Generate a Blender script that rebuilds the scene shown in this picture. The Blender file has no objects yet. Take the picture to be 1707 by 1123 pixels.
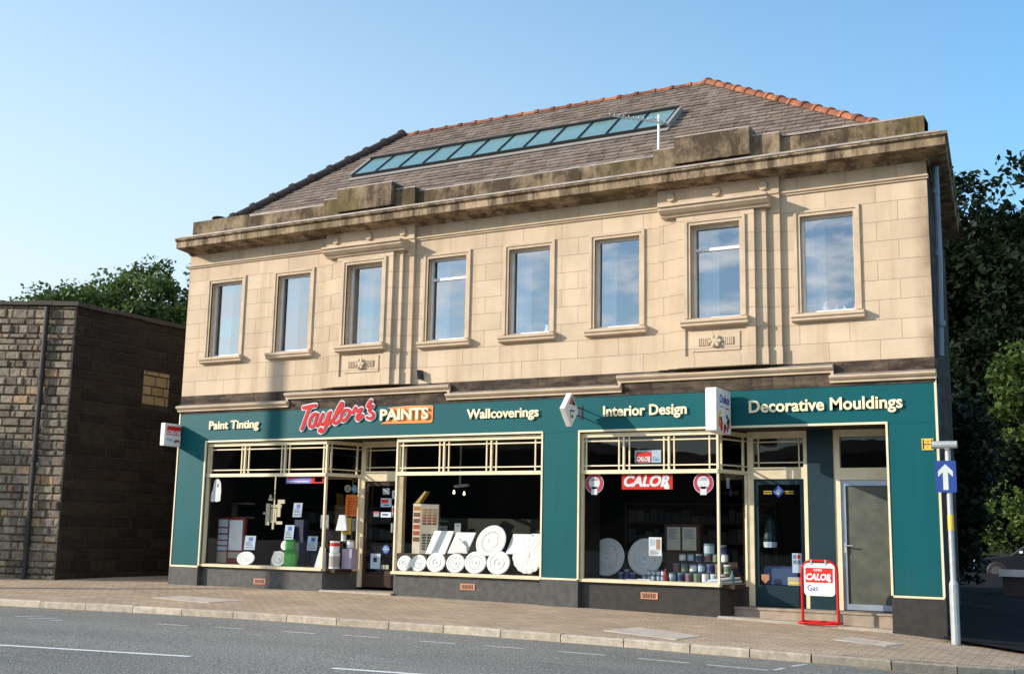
import bpy, math, random
from mathutils import Vector, Matrix
R_ = math.radians
rnd = random.Random(7)
SC = bpy.context.scene
COL = SC.collection

# ------------------------------------------------------------------ camera
cam = bpy.data.objects.new('camera', bpy.data.cameras.new('camera')); COL.objects.link(cam)
cam.data.sensor_width = 36; cam.data.lens = 1924.03 / 1707 * 36
cam.data.clip_start = .1; cam.data.clip_end = 3000
yaw, pit, rol = 0.502453, 0.168707, 0.0194274
fw = Vector((-math.sin(yaw) * math.cos(pit), math.cos(yaw) * math.cos(pit), math.sin(pit)))
rt = Vector((math.cos(yaw), math.sin(yaw), 0)); up = rt.cross(fw)
r2 = math.cos(rol) * rt + math.sin(rol) * up; u2 = -math.sin(rol) * rt + math.cos(rol) * up
cm = Matrix((r2, u2, -fw)).transposed().to_4x4(); cm.translation = Vector((0, -18, 1.2))
cam.matrix_world = cm
SC.camera = cam

# ------------------------------------------------------------------ light
TR = Vector((1.55, 1.0, -.66)).normalized()          # the way the sunlight travels
EL = math.asin(-TR.z); AZ = math.atan2(-TR.x, -TR.y)  # bearing of the sun from +y
W = bpy.data.worlds.new('World'); SC.world = W; W.use_nodes = True
nt = W.node_tree; nt.nodes.clear()
def N(t, kind, **kw):
    n = t.nodes.new(kind)
    for k, v in kw.items(): setattr(n, k, v)
    return n
sky = N(nt, 'ShaderNodeTexSky', sky_type='NISHITA', sun_disc=False)
sky.sun_elevation = EL; sky.sun_rotation = AZ; sky.altitude = 100
sky.air_density = 1.1; sky.dust_density = .4; sky.ozone_density = 3.2
bg = N(nt, 'ShaderNodeBackground'); bg.inputs[1].default_value = .15
wo = N(nt, 'ShaderNodeOutputWorld')
# broken cloud over the valley on the other side of the road (mirrored in the upstairs panes)
tc = N(nt, 'ShaderNodeTexCoord'); mp = N(nt, 'ShaderNodeMapping'); mp.inputs['Scale'].default_value = (11, 11, 32.0)
no = N(nt, 'ShaderNodeTexNoise'); no.inputs['Scale'].default_value = 1.7; no.inputs['Detail'].default_value = 7; no.inputs['Roughness'].default_value = .55
cr = N(nt, 'ShaderNodeValToRGB'); cr.color_ramp.elements[0].position = .42; cr.color_ramp.elements[1].position = .62
sx = N(nt, 'ShaderNodeSeparateXYZ')
my = N(nt, 'ShaderNodeMapRange'); my.inputs[1].default_value = .05; my.inputs[2].default_value = -.35
mz = N(nt, 'ShaderNodeMapRange'); mz.inputs[1].default_value = .0; mz.inputs[2].default_value = .08
m1 = N(nt, 'ShaderNodeMath', operation='MULTIPLY'); m2 = N(nt, 'ShaderNodeMath', operation='MULTIPLY'); m3 = N(nt, 'ShaderNodeMath', operation='MULTIPLY')
m3.inputs[1].default_value = .9
mixw = N(nt, 'ShaderNodeMix', data_type='RGBA'); mixw.inputs[7].default_value = (8.0, 8.5, 9.0, 1)
L = nt.links.new
L(tc.outputs['Generated'], mp.inputs[0]); L(mp.outputs[0], no.inputs[0]); L(no.outputs[0], cr.inputs[0])
L(tc.outputs['Generated'], sx.inputs[0]); L(sx.outputs[1], my.inputs[0]); L(sx.outputs[2], mz.inputs[0])
L(cr.outputs[0], m1.inputs[0]); L(my.outputs[0], m1.inputs[1]); L(m1.outputs[0], m2.inputs[0]); L(mz.outputs[0], m2.inputs[1]); L(m2.outputs[0], m3.inputs[0])
# clear summer blue, with the pale evening haze lying low in the west, to the left of the shop
blu = N(nt, 'ShaderNodeMix', data_type='RGBA', blend_type='MULTIPLY'); blu.inputs[0].default_value = 1; blu.inputs[7].default_value = (.70, 1.12, 1.20, 1)
L(sky.outputs[0], blu.inputs[6]); hb_ = N(nt, 'ShaderNodeMapRange'); hb_.inputs[1].default_value = -1.1; hb_.inputs[2].default_value = .2; L(sx.outputs[1], hb_.inputs[0]); L(hb_.outputs[0], blu.inputs[0])
hx = N(nt, 'ShaderNodeMapRange'); hx.inputs[1].default_value = .10; hx.inputs[2].default_value = -.80; L(sx.outputs[0], hx.inputs[0])
hz_ = N(nt, 'ShaderNodeMapRange'); hz_.inputs[1].default_value = .66; hz_.inputs[2].default_value = .14; L(sx.outputs[2], hz_.inputs[0])
hy = N(nt, 'ShaderNodeMapRange'); hy.inputs[1].default_value = .0; hy.inputs[2].default_value = .3; L(sx.outputs[1], hy.inputs[0])
h1 = N(nt, 'ShaderNodeMath', operation='MULTIPLY'); h2 = N(nt, 'ShaderNodeMath', operation='MULTIPLY')
L(hx.outputs[0], h1.inputs[0]); L(hz_.outputs[0], h1.inputs[1]); L(h1.outputs[0], h2.inputs[0]); L(hy.outputs[0], h2.inputs[1])
hm = N(nt, 'ShaderNodeMix', data_type='RGBA'); hm.inputs[7].default_value = (3.7, 4.25, 4.5, 1); L(h2.outputs[0], hm.inputs[0]); L(blu.outputs[2], hm.inputs[6])
L(m3.outputs[0], mixw.inputs[0]); L(hm.outputs[2], mixw.inputs[6]); L(mixw.outputs[2], bg.inputs[0]); L(bg.outputs[0], wo.inputs[0])

sun = bpy.data.lights.new('sun', 'SUN'); sun.energy = 4.4; sun.angle = R_(.53); sun.color = (1.0, .90, .78)
so = bpy.data.objects.new('sun', sun); COL.objects.link(so); so.location = (-40, -30, 30)
so.rotation_euler = TR.to_track_quat('-Z', 'Y').to_euler()
SC.view_settings.view_transform = 'Standard'; SC.view_settings.look = 'None'
SC.view_settings.exposure = .62; SC.view_settings.gamma = 1.0

# ------------------------------------------------------------------ materials
def newmat(name):
    m = bpy.data.materials.new(name); m.use_nodes = True
    t = m.node_tree; b = t.nodes['Principled BSDF']
    return m, t, b
def pos(t): return N(t, 'ShaderNodeNewGeometry').outputs['Position']
def noise(t, vec, scale, detail=4, rough=.55, sc=None):
    if sc:
        q = N(t, 'ShaderNodeMapping'); q.inputs['Scale'].default_value = sc; t.links.new(vec, q.inputs[0]); vec = q.outputs[0]
    n = N(t, 'ShaderNodeTexNoise'); n.inputs['Scale'].default_value = scale; n.inputs['Detail'].default_value = detail; n.inputs['Roughness'].default_value = rough
    t.links.new(vec, n.inputs[0]); return n.outputs[0]
def ramp(t, fac, *st):
    r = N(t, 'ShaderNodeValToRGB'); e = r.color_ramp.elements
    while len(e) < len(st): e.new(.5)
    for k, (p, c) in enumerate(st):
        e[k].position = p; e[k].color = (c if isinstance(c, tuple) else (c, c, c)) + (1,)
    t.links.new(fac, r.inputs[0]); return r.outputs[0]
def mix(t, fac, a, b, mode='MIX'):
    x = N(t, 'ShaderNodeMix', data_type='RGBA', blend_type=mode)
    for k, v in ((0, fac), (6, a), (7, b)):
        if isinstance(v, (int, float)): x.inputs[k].default_value = v
        elif isinstance(v, tuple): x.inputs[k].default_value = v + (1,)
        else: t.links.new(v, x.inputs[k])
    return x.outputs[2]
def bump(t, b, h, strength, dist=.01):
    n = N(t, 'ShaderNodeBump'); n.inputs['Strength'].default_value = strength; n.inputs['Distance'].default_value = dist
    t.links.new(h, n.inputs['Height']); t.links.new(n.outputs[0], b.inputs['Normal'])
def plain(name, c, rough=.5, c2=None, sc=3., metal=0., bmp=0., bsc=60., spec=.4, emit=0.):
    m, t, b = newmat(name)
    b.inputs['Roughness'].default_value = rough; b.inputs['Metallic'].default_value = metal; b.inputs['Specular IOR Level'].default_value = spec
    if c2 is None: c2 = tuple(x * .82 for x in c)
    f = ramp(t, noise(t, pos(t), sc, 6), (.35, 0.), (.68, 1.))
    t.links.new(mix(t, f, c, c2), b.inputs['Base Color'])
    if bmp: bump(t, b, noise(t, pos(t), bsc, 3), bmp)
    if emit: b.inputs['Emission Color'].default_value = c + (1,); b.inputs['Emission Strength'].default_value = emit
    return m
def tint(t):
    a = N(t, 'ShaderNodeAttribute', attribute_name='tint'); return a.outputs['Fac']
def tinted(name, *st, rough=.8, nsc=8., namt=.35, bmp=.3, bsc=40., spec=.25):
    m, t, b = newmat(name); b.inputs['Roughness'].default_value = rough; b.inputs['Specular IOR Level'].default_value = spec
    c = ramp(t, tint(t), *st)
    n = ramp(t, noise(t, pos(t), nsc, 7, .65), (.3, 1 - namt), (.7, 1 + namt * .4))
    t.links.new(mix(t, 1., c, n, 'MULTIPLY'), b.inputs['Base Color'])
    if bmp: bump(t, b, noise(t, pos(t), bsc, 5), bmp, .02)
    return m

def mat_ashlar():
    m, t, b = newmat('ashlar_stone'); b.inputs['Roughness'].default_value = .85; b.inputs['Specular IOR Level'].default_value = .2
    P = pos(t); s = N(t, 'ShaderNodeSeparateXYZ'); t.links.new(P, s.inputs[0])
    ad = N(t, 'ShaderNodeMath', operation='ADD'); t.links.new(s.outputs[0], ad.inputs[0]); t.links.new(s.outputs[1], ad.inputs[1])
    sz = N(t, 'ShaderNodeMath', operation='ADD'); sz.inputs[1].default_value = -3.93 + 31.0 + .001; t.links.new(s.outputs[2], sz.inputs[0])
    cb = N(t, 'ShaderNodeCombineXYZ'); t.links.new(ad.outputs[0], cb.inputs[0]); t.links.new(sz.outputs[0], cb.inputs[1])
    br = N(t, 'ShaderNodeTexBrick'); t.links.new(cb.outputs[0], br.inputs[0])
    br.inputs['Scale'].default_value = 1; br.inputs['Brick Width'].default_value = .78; br.inputs['Row Height'].default_value = .31
    br.inputs['Mortar Size'].default_value = .0055; br.inputs['Mortar Smooth'].default_value = .3; br.offset = .42; br.squash = 1.0
    br.inputs['Color1'].default_value = (.535, .415, .288, 1); br.inputs['Color2'].default_value = (.60, .47, .332, 1); br.inputs['Mortar'].default_value = (.33, .235, .16, 1)
    br.inputs['Bias'].default_value = -.1
    n = ramp(t, noise(t, P, 1.1, 6, .6), (.25, .80), (.75, 1.08))
    c = mix(t, 1., br.outputs[0], n, 'MULTIPLY')
    st = ramp(t, noise(t, P, 1.0, 5, .6, (3.2, 3.2, .35)), (.50, 0.), (.72, .42))
    c = mix(t, st, c, (.30, .20, .115))
    # soot washed down from under the string course and the wet corner by the drainpipe
    gx = N(t, 'ShaderNodeMapRange'); gx.inputs[1].default_value = -2.95; gx.inputs[2].default_value = -2.62; t.links.new(s.outputs[0], gx.inputs[0])
    gm = N(t, 'ShaderNodeMath', operation='MULTIPLY'); t.links.new(gx.outputs[0], gm.inputs[0]); t.links.new(ramp(t, noise(t, P, 2.5, 5), (.3, .1), (.6, .8)), gm.inputs[1])
    c = mix(t, gm.outputs[0], c, (.13, .085, .05))
    t.links.new(c, b.inputs['Base Color'])
    iv = N(t, 'ShaderNodeMath', operation='MULTIPLY_ADD'); iv.inputs[1].default_value = -1.; t.links.new(br.outputs['Fac'], iv.inputs[0]); t.links.new(noise(t, P, 45, 4), iv.inputs[2])
    bump(t, b, iv.outputs[0], .35, .012)
    return m
def mat_stain(name, base, dark, lich, lo=.42, hi=.60, scz=(1.4, 1.4, .9)):
    m, t, b = newmat(name); b.inputs['Roughness'].default_value = .92; b.inputs['Specular IOR Level'].default_value = .15
    P = pos(t)
    f = ramp(t, noise(t, P, 1.6, 8, .68, scz), (lo, 0.), (hi, 1.))
    c = mix(t, f, dark, base)
    g = ramp(t, noise(t, P, .55, 5, .6), (.50, 0.), (.64, .55)); c = mix(t, g, c, lich)
    d = ramp(t, noise(t, P, 5.0, 6, .6, (2.6, 2.6, .35)), (.55, 0.), (.70, .55)); c = mix(t, d, c, tuple(x * .35 for x in dark))
    t.links.new(c, b.inputs['Base Color']); bump(t, b, noise(t, P, 26, 7, .65), .55, .02)
    return m
def mat_paving():
    m, t, b = newmat('block_paving'); b.inputs['Roughness'].default_value = .85; b.inputs['Specular IOR Level'].default_value = .2
    P = pos(t); q = N(t, 'ShaderNodeMapping'); q.inputs['Rotation'].default_value = (0, 0, R_(0)); t.links.new(P, q.inputs[0])
    br = N(t, 'ShaderNodeTexBrick'); t.links.new(q.outputs[0], br.inputs[0]); br.inputs['Scale'].default_value = 1
    br.inputs['Brick Width'].default_value = .21; br.inputs['Row Height'].default_value = .105; br.inputs['Mortar Size'].default_value = .006; br.inputs['Mortar Smooth'].default_value = .2
    br.inputs['Color1'].default_value = (.47, .35, .24, 1); br.inputs['Color2'].default_value = (.37, .275, .19, 1); br.inputs['Mortar'].default_value = (.15, .115, .085, 1)
    n = ramp(t, noise(t, P, .8, 6, .6), (.3, .78), (.7, 1.12)); c = mix(t, 1., br.outputs[0], n, 'MULTIPLY')
    st = ramp(t, noise(t, P, 2.2, 5, .6, (.5, 1.6, 1)), (.55, 0.), (.72, .4)); c = mix(t, st, c, (.52, .42, .32))
    gm = N(t, 'ShaderNodeTexVoronoi'); gm.inputs['Scale'].default_value = 1.7; t.links.new(P, gm.inputs[0]); gs = ramp(t, gm.outputs['Distance'], (.035, 1.), (.055, 0.)); c = mix(t, mix(t, .5, gs, (.0, .0, .0)), c, (.62, .57, .50))
    gd = N(t, 'ShaderNodeTexVoronoi'); gd.inputs['Scale'].default_value = 2.9; t.links.new(P, gd.inputs[0]); gs2 = ramp(t, gd.outputs['Distance'], (.05, .7), (.085, 0.)); c = mix(t, gs2, c, (.11, .09, .075))
    t.links.new(c, b.inputs['Base Color'])
    iv = N(t, 'ShaderNodeMath', operation='MULTIPLY_ADD'); iv.inputs[1].default_value = -1.; t.links.new(br.outputs['Fac'], iv.inputs[0]); t.links.new(noise(t, P, 14, 5), iv.inputs[2])
    bump(t, b, iv.outputs[0], .7, .012); return m
def mat_asphalt():
    m, t, b = newmat('asphalt'); b.inputs['Roughness'].default_value = .8; b.inputs['Specular IOR Level'].default_value = .3
    P = pos(t)
    v = N(t, 'ShaderNodeTexVoronoi'); v.inputs['Scale'].default_value = 55; t.links.new(P, v.inputs[0])
    c = ramp(t, noise(t, P, 30, 6, .8), (.34, (.07, .069, .062)), (.52, (.235, .226, .20)), (.68, (.47, .45, .40)))
    big = ramp(t, noise(t, P, .35, 5, .6, (.35, 1.3, 1)), (.3, .72), (.7, 1.15)); c = mix(t, 1., c, big, 'MULTIPLY')
    cv = N(t, 'ShaderNodeTexVoronoi', feature='DISTANCE_TO_EDGE'); cv.inputs['Scale'].default_value = .55; q = N(t, 'ShaderNodeMapping'); t.links.new(P, q.inputs[0])
    nz = N(t, 'ShaderNodeTexNoise'); nz.inputs['Scale'].default_value = 1.8; nz.inputs['Detail'].default_value = 6; t.links.new(P, nz.inputs[0])
    ad = mix(t, .35, q.outputs[0], nz.outputs['Color'], 'ADD'); t.links.new(ad, cv.inputs[0])
    gate = ramp(t, noise(t, P, .3, 2), (.62, 0.), (.70, .6)); ck = ramp(t, cv.outputs[0], (.0, 1.), (.012, 0.)); gk = mix(t, 1., ck, gate, 'MULTIPLY')
    c = mix(t, gk, c, (.10, .10, .095))
    oil = ramp(t, noise(t, P, .9, 5, .6, (.25, 1.6, 1)), (.60, 0.), (.74, .45)); c = mix(t, oil, c, (.09, .088, .085))
    t.links.new(c, b.inputs['Base Color'])
    bump(t, b, v.outputs['Distance'], .8, .012); return m
def mat_glass(name, ior, gain, base, tintc, rough=0.):
    m = bpy.data.materials.new(name); m.use_nodes = True; t = m.node_tree; t.nodes.clear()
    o = N(t, 'ShaderNodeOutputMaterial'); tr = N(t, 'ShaderNodeBsdfTransparent'); tr.inputs[0].default_value = tintc + (1,)
    gl = N(t, 'ShaderNodeBsdfGlossy'); gl.inputs['Roughness'].default_value = rough
    g = N(t, 'ShaderNodeNewGeometry'); fr = N(t, 'ShaderNodeFresnel')
    mr = N(t, 'ShaderNodeMapRange'); mr.inputs[3].default_value = ior; mr.inputs[4].default_value = 1 / ior
    t.links.new(g.outputs['Backfacing'], mr.inputs[0]); t.links.new(mr.outputs[0], fr.inputs[0])
    ma = N(t, 'ShaderNodeMath', operation='MULTIPLY_ADD', use_clamp=True); ma.inputs[1].default_value = gain; ma.inputs[2].default_value = base
    t.links.new(fr.outputs[0], ma.inputs[0])
    # old panes are never quite flat
    bn = N(t, 'ShaderNodeBump'); bn.inputs['Strength'].default_value = .04; bn.inputs['Distance'].default_value = .02
    t.links.new(noise(t, pos(t), 1.3, 2), bn.inputs['Height']); t.links.new(bn.outputs[0], gl.inputs['Normal'])
    mx = N(t, 'ShaderNodeMixShader'); t.links.new(ma.outputs[0], mx.inputs[0]); t.links.new(tr.outputs[0], mx.inputs[1]); t.links.new(gl.outputs[0], mx.inputs[2]); t.links.new(mx.outputs[0], o.inputs[0])
    return m
def mat_leaf(name, *st):
    m, t, b = newmat(name); b.inputs['Roughness'].default_value = .6; b.inputs['Specular IOR Level'].default_value = .25
    c = ramp(t, tint(t), *st); t.links.new(c, b.inputs['Base Color'])
    tl = N(t, 'ShaderNodeBsdfTranslucent'); t.links.new(c, tl.inputs[0]); mx = N(t, 'ShaderNodeMixShader'); mx.inputs[0].default_value = .3
    t.links.new(b.outputs[0], mx.inputs[1]); t.links.new(tl.outputs[0], mx.inputs[2]); t.links.new(mx.outputs[0], t.nodes['Material Output'].inputs[0])
    return m

ASH = mat_ashlar()
MOULD = plain('moulded_stone', (.56, .44, .315), .85, (.44, .34, .235), 2.5, bmp=.2, spec=.2)
PARA = mat_stain('weathered_parapet_stone', (.33, .245, .155), (.068, .048, .032), (.14, .11, .042), .44, .68)
CORN = mat_stain('weathered_cornice_stone', (.42, .31, .20), (.10, .070, .046), (.12, .095, .045), .42, .62, (2.4, 2.4, .6))
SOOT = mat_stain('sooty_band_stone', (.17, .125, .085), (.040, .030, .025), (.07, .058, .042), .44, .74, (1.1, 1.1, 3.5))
LEAD = plain('lead_flashing', (.40, .36, .32), .6, (.24, .21, .185), 4., spec=.3)
def mat_teal():
    m, t, b = newmat('teal_paint'); b.inputs['Roughness'].default_value = .5; b.inputs['Specular IOR Level'].default_value = .16
    P = pos(t); f = ramp(t, noise(t, P, 1.1, 6, .6, (1., 1., .45)), (.32, 0.), (.70, 1.))
    c = mix(t, f, (.0010, .087, .098), (.0012, .072, .083))
    run = ramp(t, noise(t, P, 4., 5, .6, (3., 3., .16)), (.54, 0.), (.75, .30)); c = mix(t, run, c, (.020, .098, .104))
    z = N(t, 'ShaderNodeSeparateXYZ'); t.links.new(P, z.inputs[0]); mr = N(t, 'ShaderNodeMapRange'); mr.inputs[1].default_value = 1.0; mr.inputs[2].default_value = .4; mr.inputs[4].default_value = .5
    t.links.new(z.outputs[2], mr.inputs[0]); sp = ramp(t, noise(t, P, 9, 6, .7), (.40, 0.), (.65, 1.)); c = mix(t, mix(t, 1., sp, mr.outputs[0], 'MULTIPLY'), c, (.030, .062, .058))
    t.links.new(c, b.inputs['Base Color']); bump(t, b, noise(t, P, 60, 4), .08); return m
TEAL = mat_teal()
NAVY = plain('dark_blue_paint', (.004, .026, .036), .5, spec=.3)
CREAM = plain('cream_paint', (.74, .63, .42), .45, (.64, .53, .34), 5., spec=.4)
GRAN = plain('grey_granite', (.085, .083, .078), .38, (.05, .05, .048), 9., bmp=.1, bsc=180, spec=.35)
DGRAN = plain('dark_granite', (.045, .040, .036), .35, (.03, .027, .025), 9., bmp=.1, bsc=180, spec=.3)
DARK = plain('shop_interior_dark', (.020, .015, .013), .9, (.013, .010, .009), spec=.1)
DWOOD = plain('dark_brown_wood', (.045, .024, .016), .6, spec=.2)
ROOMW = plain('upstairs_wall_paint', (.26, .29, .33), .9)
WHITE = plain('white_gloss', (.80, .78, .74), .4)
PLAST = plain('white_plaster', (.80, .79, .77), .7, (.74, .73, .71), bmp=.1, bsc=30)
PAPER = plain('white_paper', (.72, .74, .76), .7)
BPAPER = plain('pale_blue_paper', (.42, .52, .62), .7)
BLACK = plain('black_paint', (.012, .011, .012), .5)
INK = plain('grey_ink', (.16, .18, .24), .8)
RED = plain('red_enamel', (.50, .012, .012), .45, (.43, .010, .010), spec=.15)
SRED = plain('red_sign_plastic', (.60, .030, .018), .45, (.53, .025, .015), spec=.2)
PINK = plain('crimson_print', (.50, .03, .09), .5)
ORNG = plain('orange_paint', (.80, .22, .022), .45)
YELL = plain('yellow_card', (.85, .60, .03), .6)
YSIGN = plain('yellow_plate', (.80, .50, .07), .45)
BLUE = plain('blue_print', (.03, .08, .36), .5)
LBLUE = plain('light_blue_print', (.10, .32, .62), .5)
SBLUE = plain('traffic_sign_blue', (.012, .045, .23), .4, spec=.5)
SWHT = plain('reflective_white', (.50, .55, .52), .5)
GREEN = plain('green_tin', (.05, .35, .05), .3)
GALV = plain('galvanised_steel', (.42, .44, .44), .45, (.33, .35, .36), 12., metal=.35)
ALU = plain('aluminium_frame', (.36, .42, .50), .35, metal=.5)
IRON = plain('black_iron', (.02, .02, .02), .5)
PIPE = plain('grey_painted_pipe', (.16, .20, .26), .5)
TERRA = plain('terracotta', (.50, .23, .13), .8)
SLATEM = tinted('stone_slates', (0., (.145, .112, .088)), (.4, (.20, .155, .123)), (.75, (.245, .195, .156)), (1., (.21, .147, .11)), nsc=6, bmp=.4)
RIDGE = tinted('terracotta_ridge', (0., (.17, .062, .036)), (.5, (.28, .10, .052)), (1., (.38, .15, .075)), nsc=9, namt=.5)
DRIDGE = plain('sooty_hip_tile', (.035, .024, .02), .8)  # near-black tile for the left hip and the vent cap
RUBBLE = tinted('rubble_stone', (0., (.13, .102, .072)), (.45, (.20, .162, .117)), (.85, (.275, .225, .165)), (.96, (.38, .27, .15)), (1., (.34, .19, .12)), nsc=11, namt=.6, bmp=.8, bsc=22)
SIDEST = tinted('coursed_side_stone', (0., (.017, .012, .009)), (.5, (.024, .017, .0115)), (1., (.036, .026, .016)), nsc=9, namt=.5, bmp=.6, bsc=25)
BLOCKST = tinted('infill_stone', (0., (.26, .19, .10)), (1., (.36, .265, .14)), nsc=9, namt=.3, bmp=.5)
MORT = plain('dark_mortar', (.040, .034, .028), .95)
KERBM = tinted('kerb_stone', (0., (.38, .315, .235)), (1., (.50, .43, .33)), nsc=10, namt=.35, bmp=.35)
PAVE = mat_paving(); ASPH = mat_asphalt()
SLAB = plain('concrete_cover', (.50, .43, .35), .85, (.36, .31, .26), 5.)
TILE = plain('lobby_tile', (.42, .34, .25), .6, (.30, .24, .18), 6.)
PMARK = plain('worn_white_marking', (.62, .60, .55), .7, (.34, .33, .31), 14.)
WMARK = plain('white_marking', (.80, .79, .75), .7, (.62, .61, .58), 9.)
YMARK = plain('worn_yellow_marking', (.50, .36, .12), .7, (.27, .22, .13), 9.)
GRASS = plain('rough_grass', (.05, .075, .02), .9, (.03, .05, .014), .2)
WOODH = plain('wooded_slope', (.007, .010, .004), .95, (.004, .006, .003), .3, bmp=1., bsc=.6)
BARK = plain('bark', (.045, .034, .024), .9)
GSHOP = mat_glass('shop_glass', 1.5, .9, .0, (.92, .93, .92))
GUP = mat_glass('upstairs_glass', 1.5, 1.3, .30, (.80, .90, 1.0))
GSKY = plain('skylight_glass', (.16, .27, .265), .14, (.13, .23, .23), 1., spec=.6)
GOBS = plain('obscured_glass', (.085, .092, .066), .35, (.055, .06, .046), 5., bmp=.5, bsc=110, spec=.4)
NET = mat_glass('x', 1.5, 0, 0, (1, 1, 1))
def mat_net():
    m, t, b = newmat('net_curtain_fabric'); b.inputs['Base Color'].default_value = (.78, .80, .84, 1); b.inputs['Roughness'].default_value = .9
    tl = N(t, 'ShaderNodeBsdfTranslucent'); tl.inputs[0].default_value = (.75, .78, .82, 1); mx = N(t, 'ShaderNodeMixShader'); mx.inputs[0].default_value = .5
    t.links.new(b.outputs[0], mx.inputs[1]); t.links.new(tl.outputs[0], mx.inputs[2]); t.links.new(mx.outputs[0], t.nodes['Material Output'].inputs[0]); return m
bpy.data.materials.remove(NET); NET = mat_net()
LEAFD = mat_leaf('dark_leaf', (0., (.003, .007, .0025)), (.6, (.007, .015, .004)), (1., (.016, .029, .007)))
LEAFB = mat_leaf('bright_leaf', (0., (.03, .055, .010)), (.6, (.065, .105, .02)), (1., (.13, .17, .035)))
LEAFM = mat_leaf('mid_leaf', (0., (.035, .065, .018)), (.6, (.08, .13, .034)), (1., (.15, .21, .055)))

# ------------------------------------------------------------------ builders
ORG = {}
def tag(o, label=None, cat=None, group=None, kind=None):
    if label: o['label'] = label
    if cat: o['category'] = cat
    if group: o['group'] = group
    if kind: o['kind'] = kind
    return o
def thing(name, loc, label, cat, group=None):
    o = bpy.data.objects.new(name, None); COL.objects.link(o); o.location = loc; o.empty_display_size = .2
    ORG[o] = Vector(loc); return tag(o, label, cat, group)
class MB:
    def __init__(s): s.v = []; s.f = []; s.m = []; s.t = []
    def face(s, pts, m=0, t=0.):
        b = len(s.v); s.v += [tuple(p) for p in pts]; s.f.append(tuple(range(b, b + len(pts)))); s.m.append(m); s.t.append(t)
    def mesh(s, vs, fs, m=0, t=0.):
        b = len(s.v); s.v += [tuple(p) for p in vs]
        for f in fs: s.f.append(tuple(b + i for i in f)); s.m.append(m); s.t.append(t)
    def box(s, x0, x1, y0, y1, z0, z1, m=0, t=0.):
        s.mesh([(x0, y0, z0), (x1, y0, z0), (x1, y1, z0), (x0, y1, z0), (x0, y0, z1), (x1, y0, z1), (x1, y1, z1), (x0, y1, z1)],
               [(3, 2, 1, 0), (4, 5, 6, 7), (0, 1, 5, 4), (1, 2, 6, 5), (2, 3, 7, 6), (3, 0, 4, 7)], m, t); return s
    def obox(s, o, u, v, w, m=0, t=0.):                       # box from corner o along three vectors (right-handed)
        o, u, v, w = map(Vector, (o, u, v, w))
        s.mesh([o, o + u, o + u + v, o + v, o + w, o + u + w, o + u + v + w, o + v + w],
               [(3, 2, 1, 0), (4, 5, 6, 7), (0, 1, 5, 4), (1, 2, 6, 5), (2, 3, 7, 6), (3, 0, 4, 7)], m, t); return s
    def sweep(s, prof, path, m=0, t=0., closed=True):         # profile = points of each station, as function or list of rings
        k = len(prof); b = len(s.v)
        for ring in path: s.v += [tuple(p) for p in ring]
        for i in range(len(path) - 1):
            for j in range(k if closed else k - 1):
                a = b + i * k + j; c = b + i * k + (j + 1) % k
                s.f.append((a, c, c + k, a + k)); s.m.append(m); s.t.append(t)
        if closed:
            s.f.append(tuple(b + j for j in reversed(range(k)))); s.m.append(m); s.t.append(t)
            e = b + (len(path) - 1) * k; s.f.append(tuple(e + j for j in range(k))); s.m.append(m); s.t.append(t)
        return s
    def xprof(s, prof, x0, x1, m=0, t=0.):                    # (y, z) profile run along x; listed so that its face looks outward
        return s.sweep(prof, [[(x0, y, z) for y, z in prof], [(x1, y, z) for y, z in prof]], m, t)
    def tube(s, pts, r, n=8, m=0, t=0.):
        pts = [Vector(p) for p in pts]; rings = []; rs = r if isinstance(r, (list, tuple)) else [r] * len(pts); ref = None
        for i, p in enumerate(pts):
            d = (pts[min(i + 1, len(pts) - 1)] - pts[max(i - 1, 0)]).normalized()
            if ref is None or abs(ref.dot(d)) > .98: ref = Vector((0, 0, 1)) if abs(d.z) < .9 else Vector((1, 0, 0))
            a = d.cross(ref).normalized(); c = a.cross(d).normalized(); ref = c
            rings.append([p + rs[i] * (math.cos(6.28319 * j / n) * a + math.sin(6.28319 * j / n) * c) for j in range(n)])
        # ring order: cross(ref) frame gives inward winding, so reverse
        return s.sweep(rings[0], [list(reversed(g)) for g in rings], m, t)
    def lathe(s, prof, o, ax, n=20, m=0, t=0., wob=None):
        o = Vector(o); ax = Vector(ax).normalized(); a = ax.orthogonal().normalized(); c = ax.cross(a)
        rings = []
        for r, h in prof:
            rings.append([o + ax * h + r * (wob(j, n) if wob else 1) * (math.cos(6.28319 * j / n) * a + math.sin(6.28319 * j / n) * c) for j in range(n)])
        return s.sweep(rings[0], rings, m, t)
    def build(s, name, mats, parent=None, smooth=False, bevel=0.):
        me = bpy.data.meshes.new(name); o0 = ORG.get(parent, Vector((0, 0, 0)))
        org = o0 if parent is not None else Vector((0, 0, 0))
        me.from_pydata([(p[0] - org.x, p[1] - org.y, p[2] - org.z) for p in s.v], [], s.f)
        for q in (mats if isinstance(mats, (list, tuple)) else [mats]): me.materials.append(q)
        me.polygons.foreach_set('material_index', s.m)
        a = me.attributes.new('tint', 'FLOAT', 'FACE'); a.data.foreach_set('value', s.t)
        if smooth: me.polygons.foreach_set('use_smooth', [True] * len(s.f))
        me.update()
        o = bpy.data.objects.new(name, me); COL.objects.link(o)
        if parent is not None: o.parent = parent; ORG[o] = org
        if bevel:
            b = o.modifiers.new('bevel', 'BEVEL'); b.width = bevel; b.segments = 2; b.limit_method = 'ANGLE'; b.angle_limit = R_(40)
        if smooth and not bevel:
            pass
        return o
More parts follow.
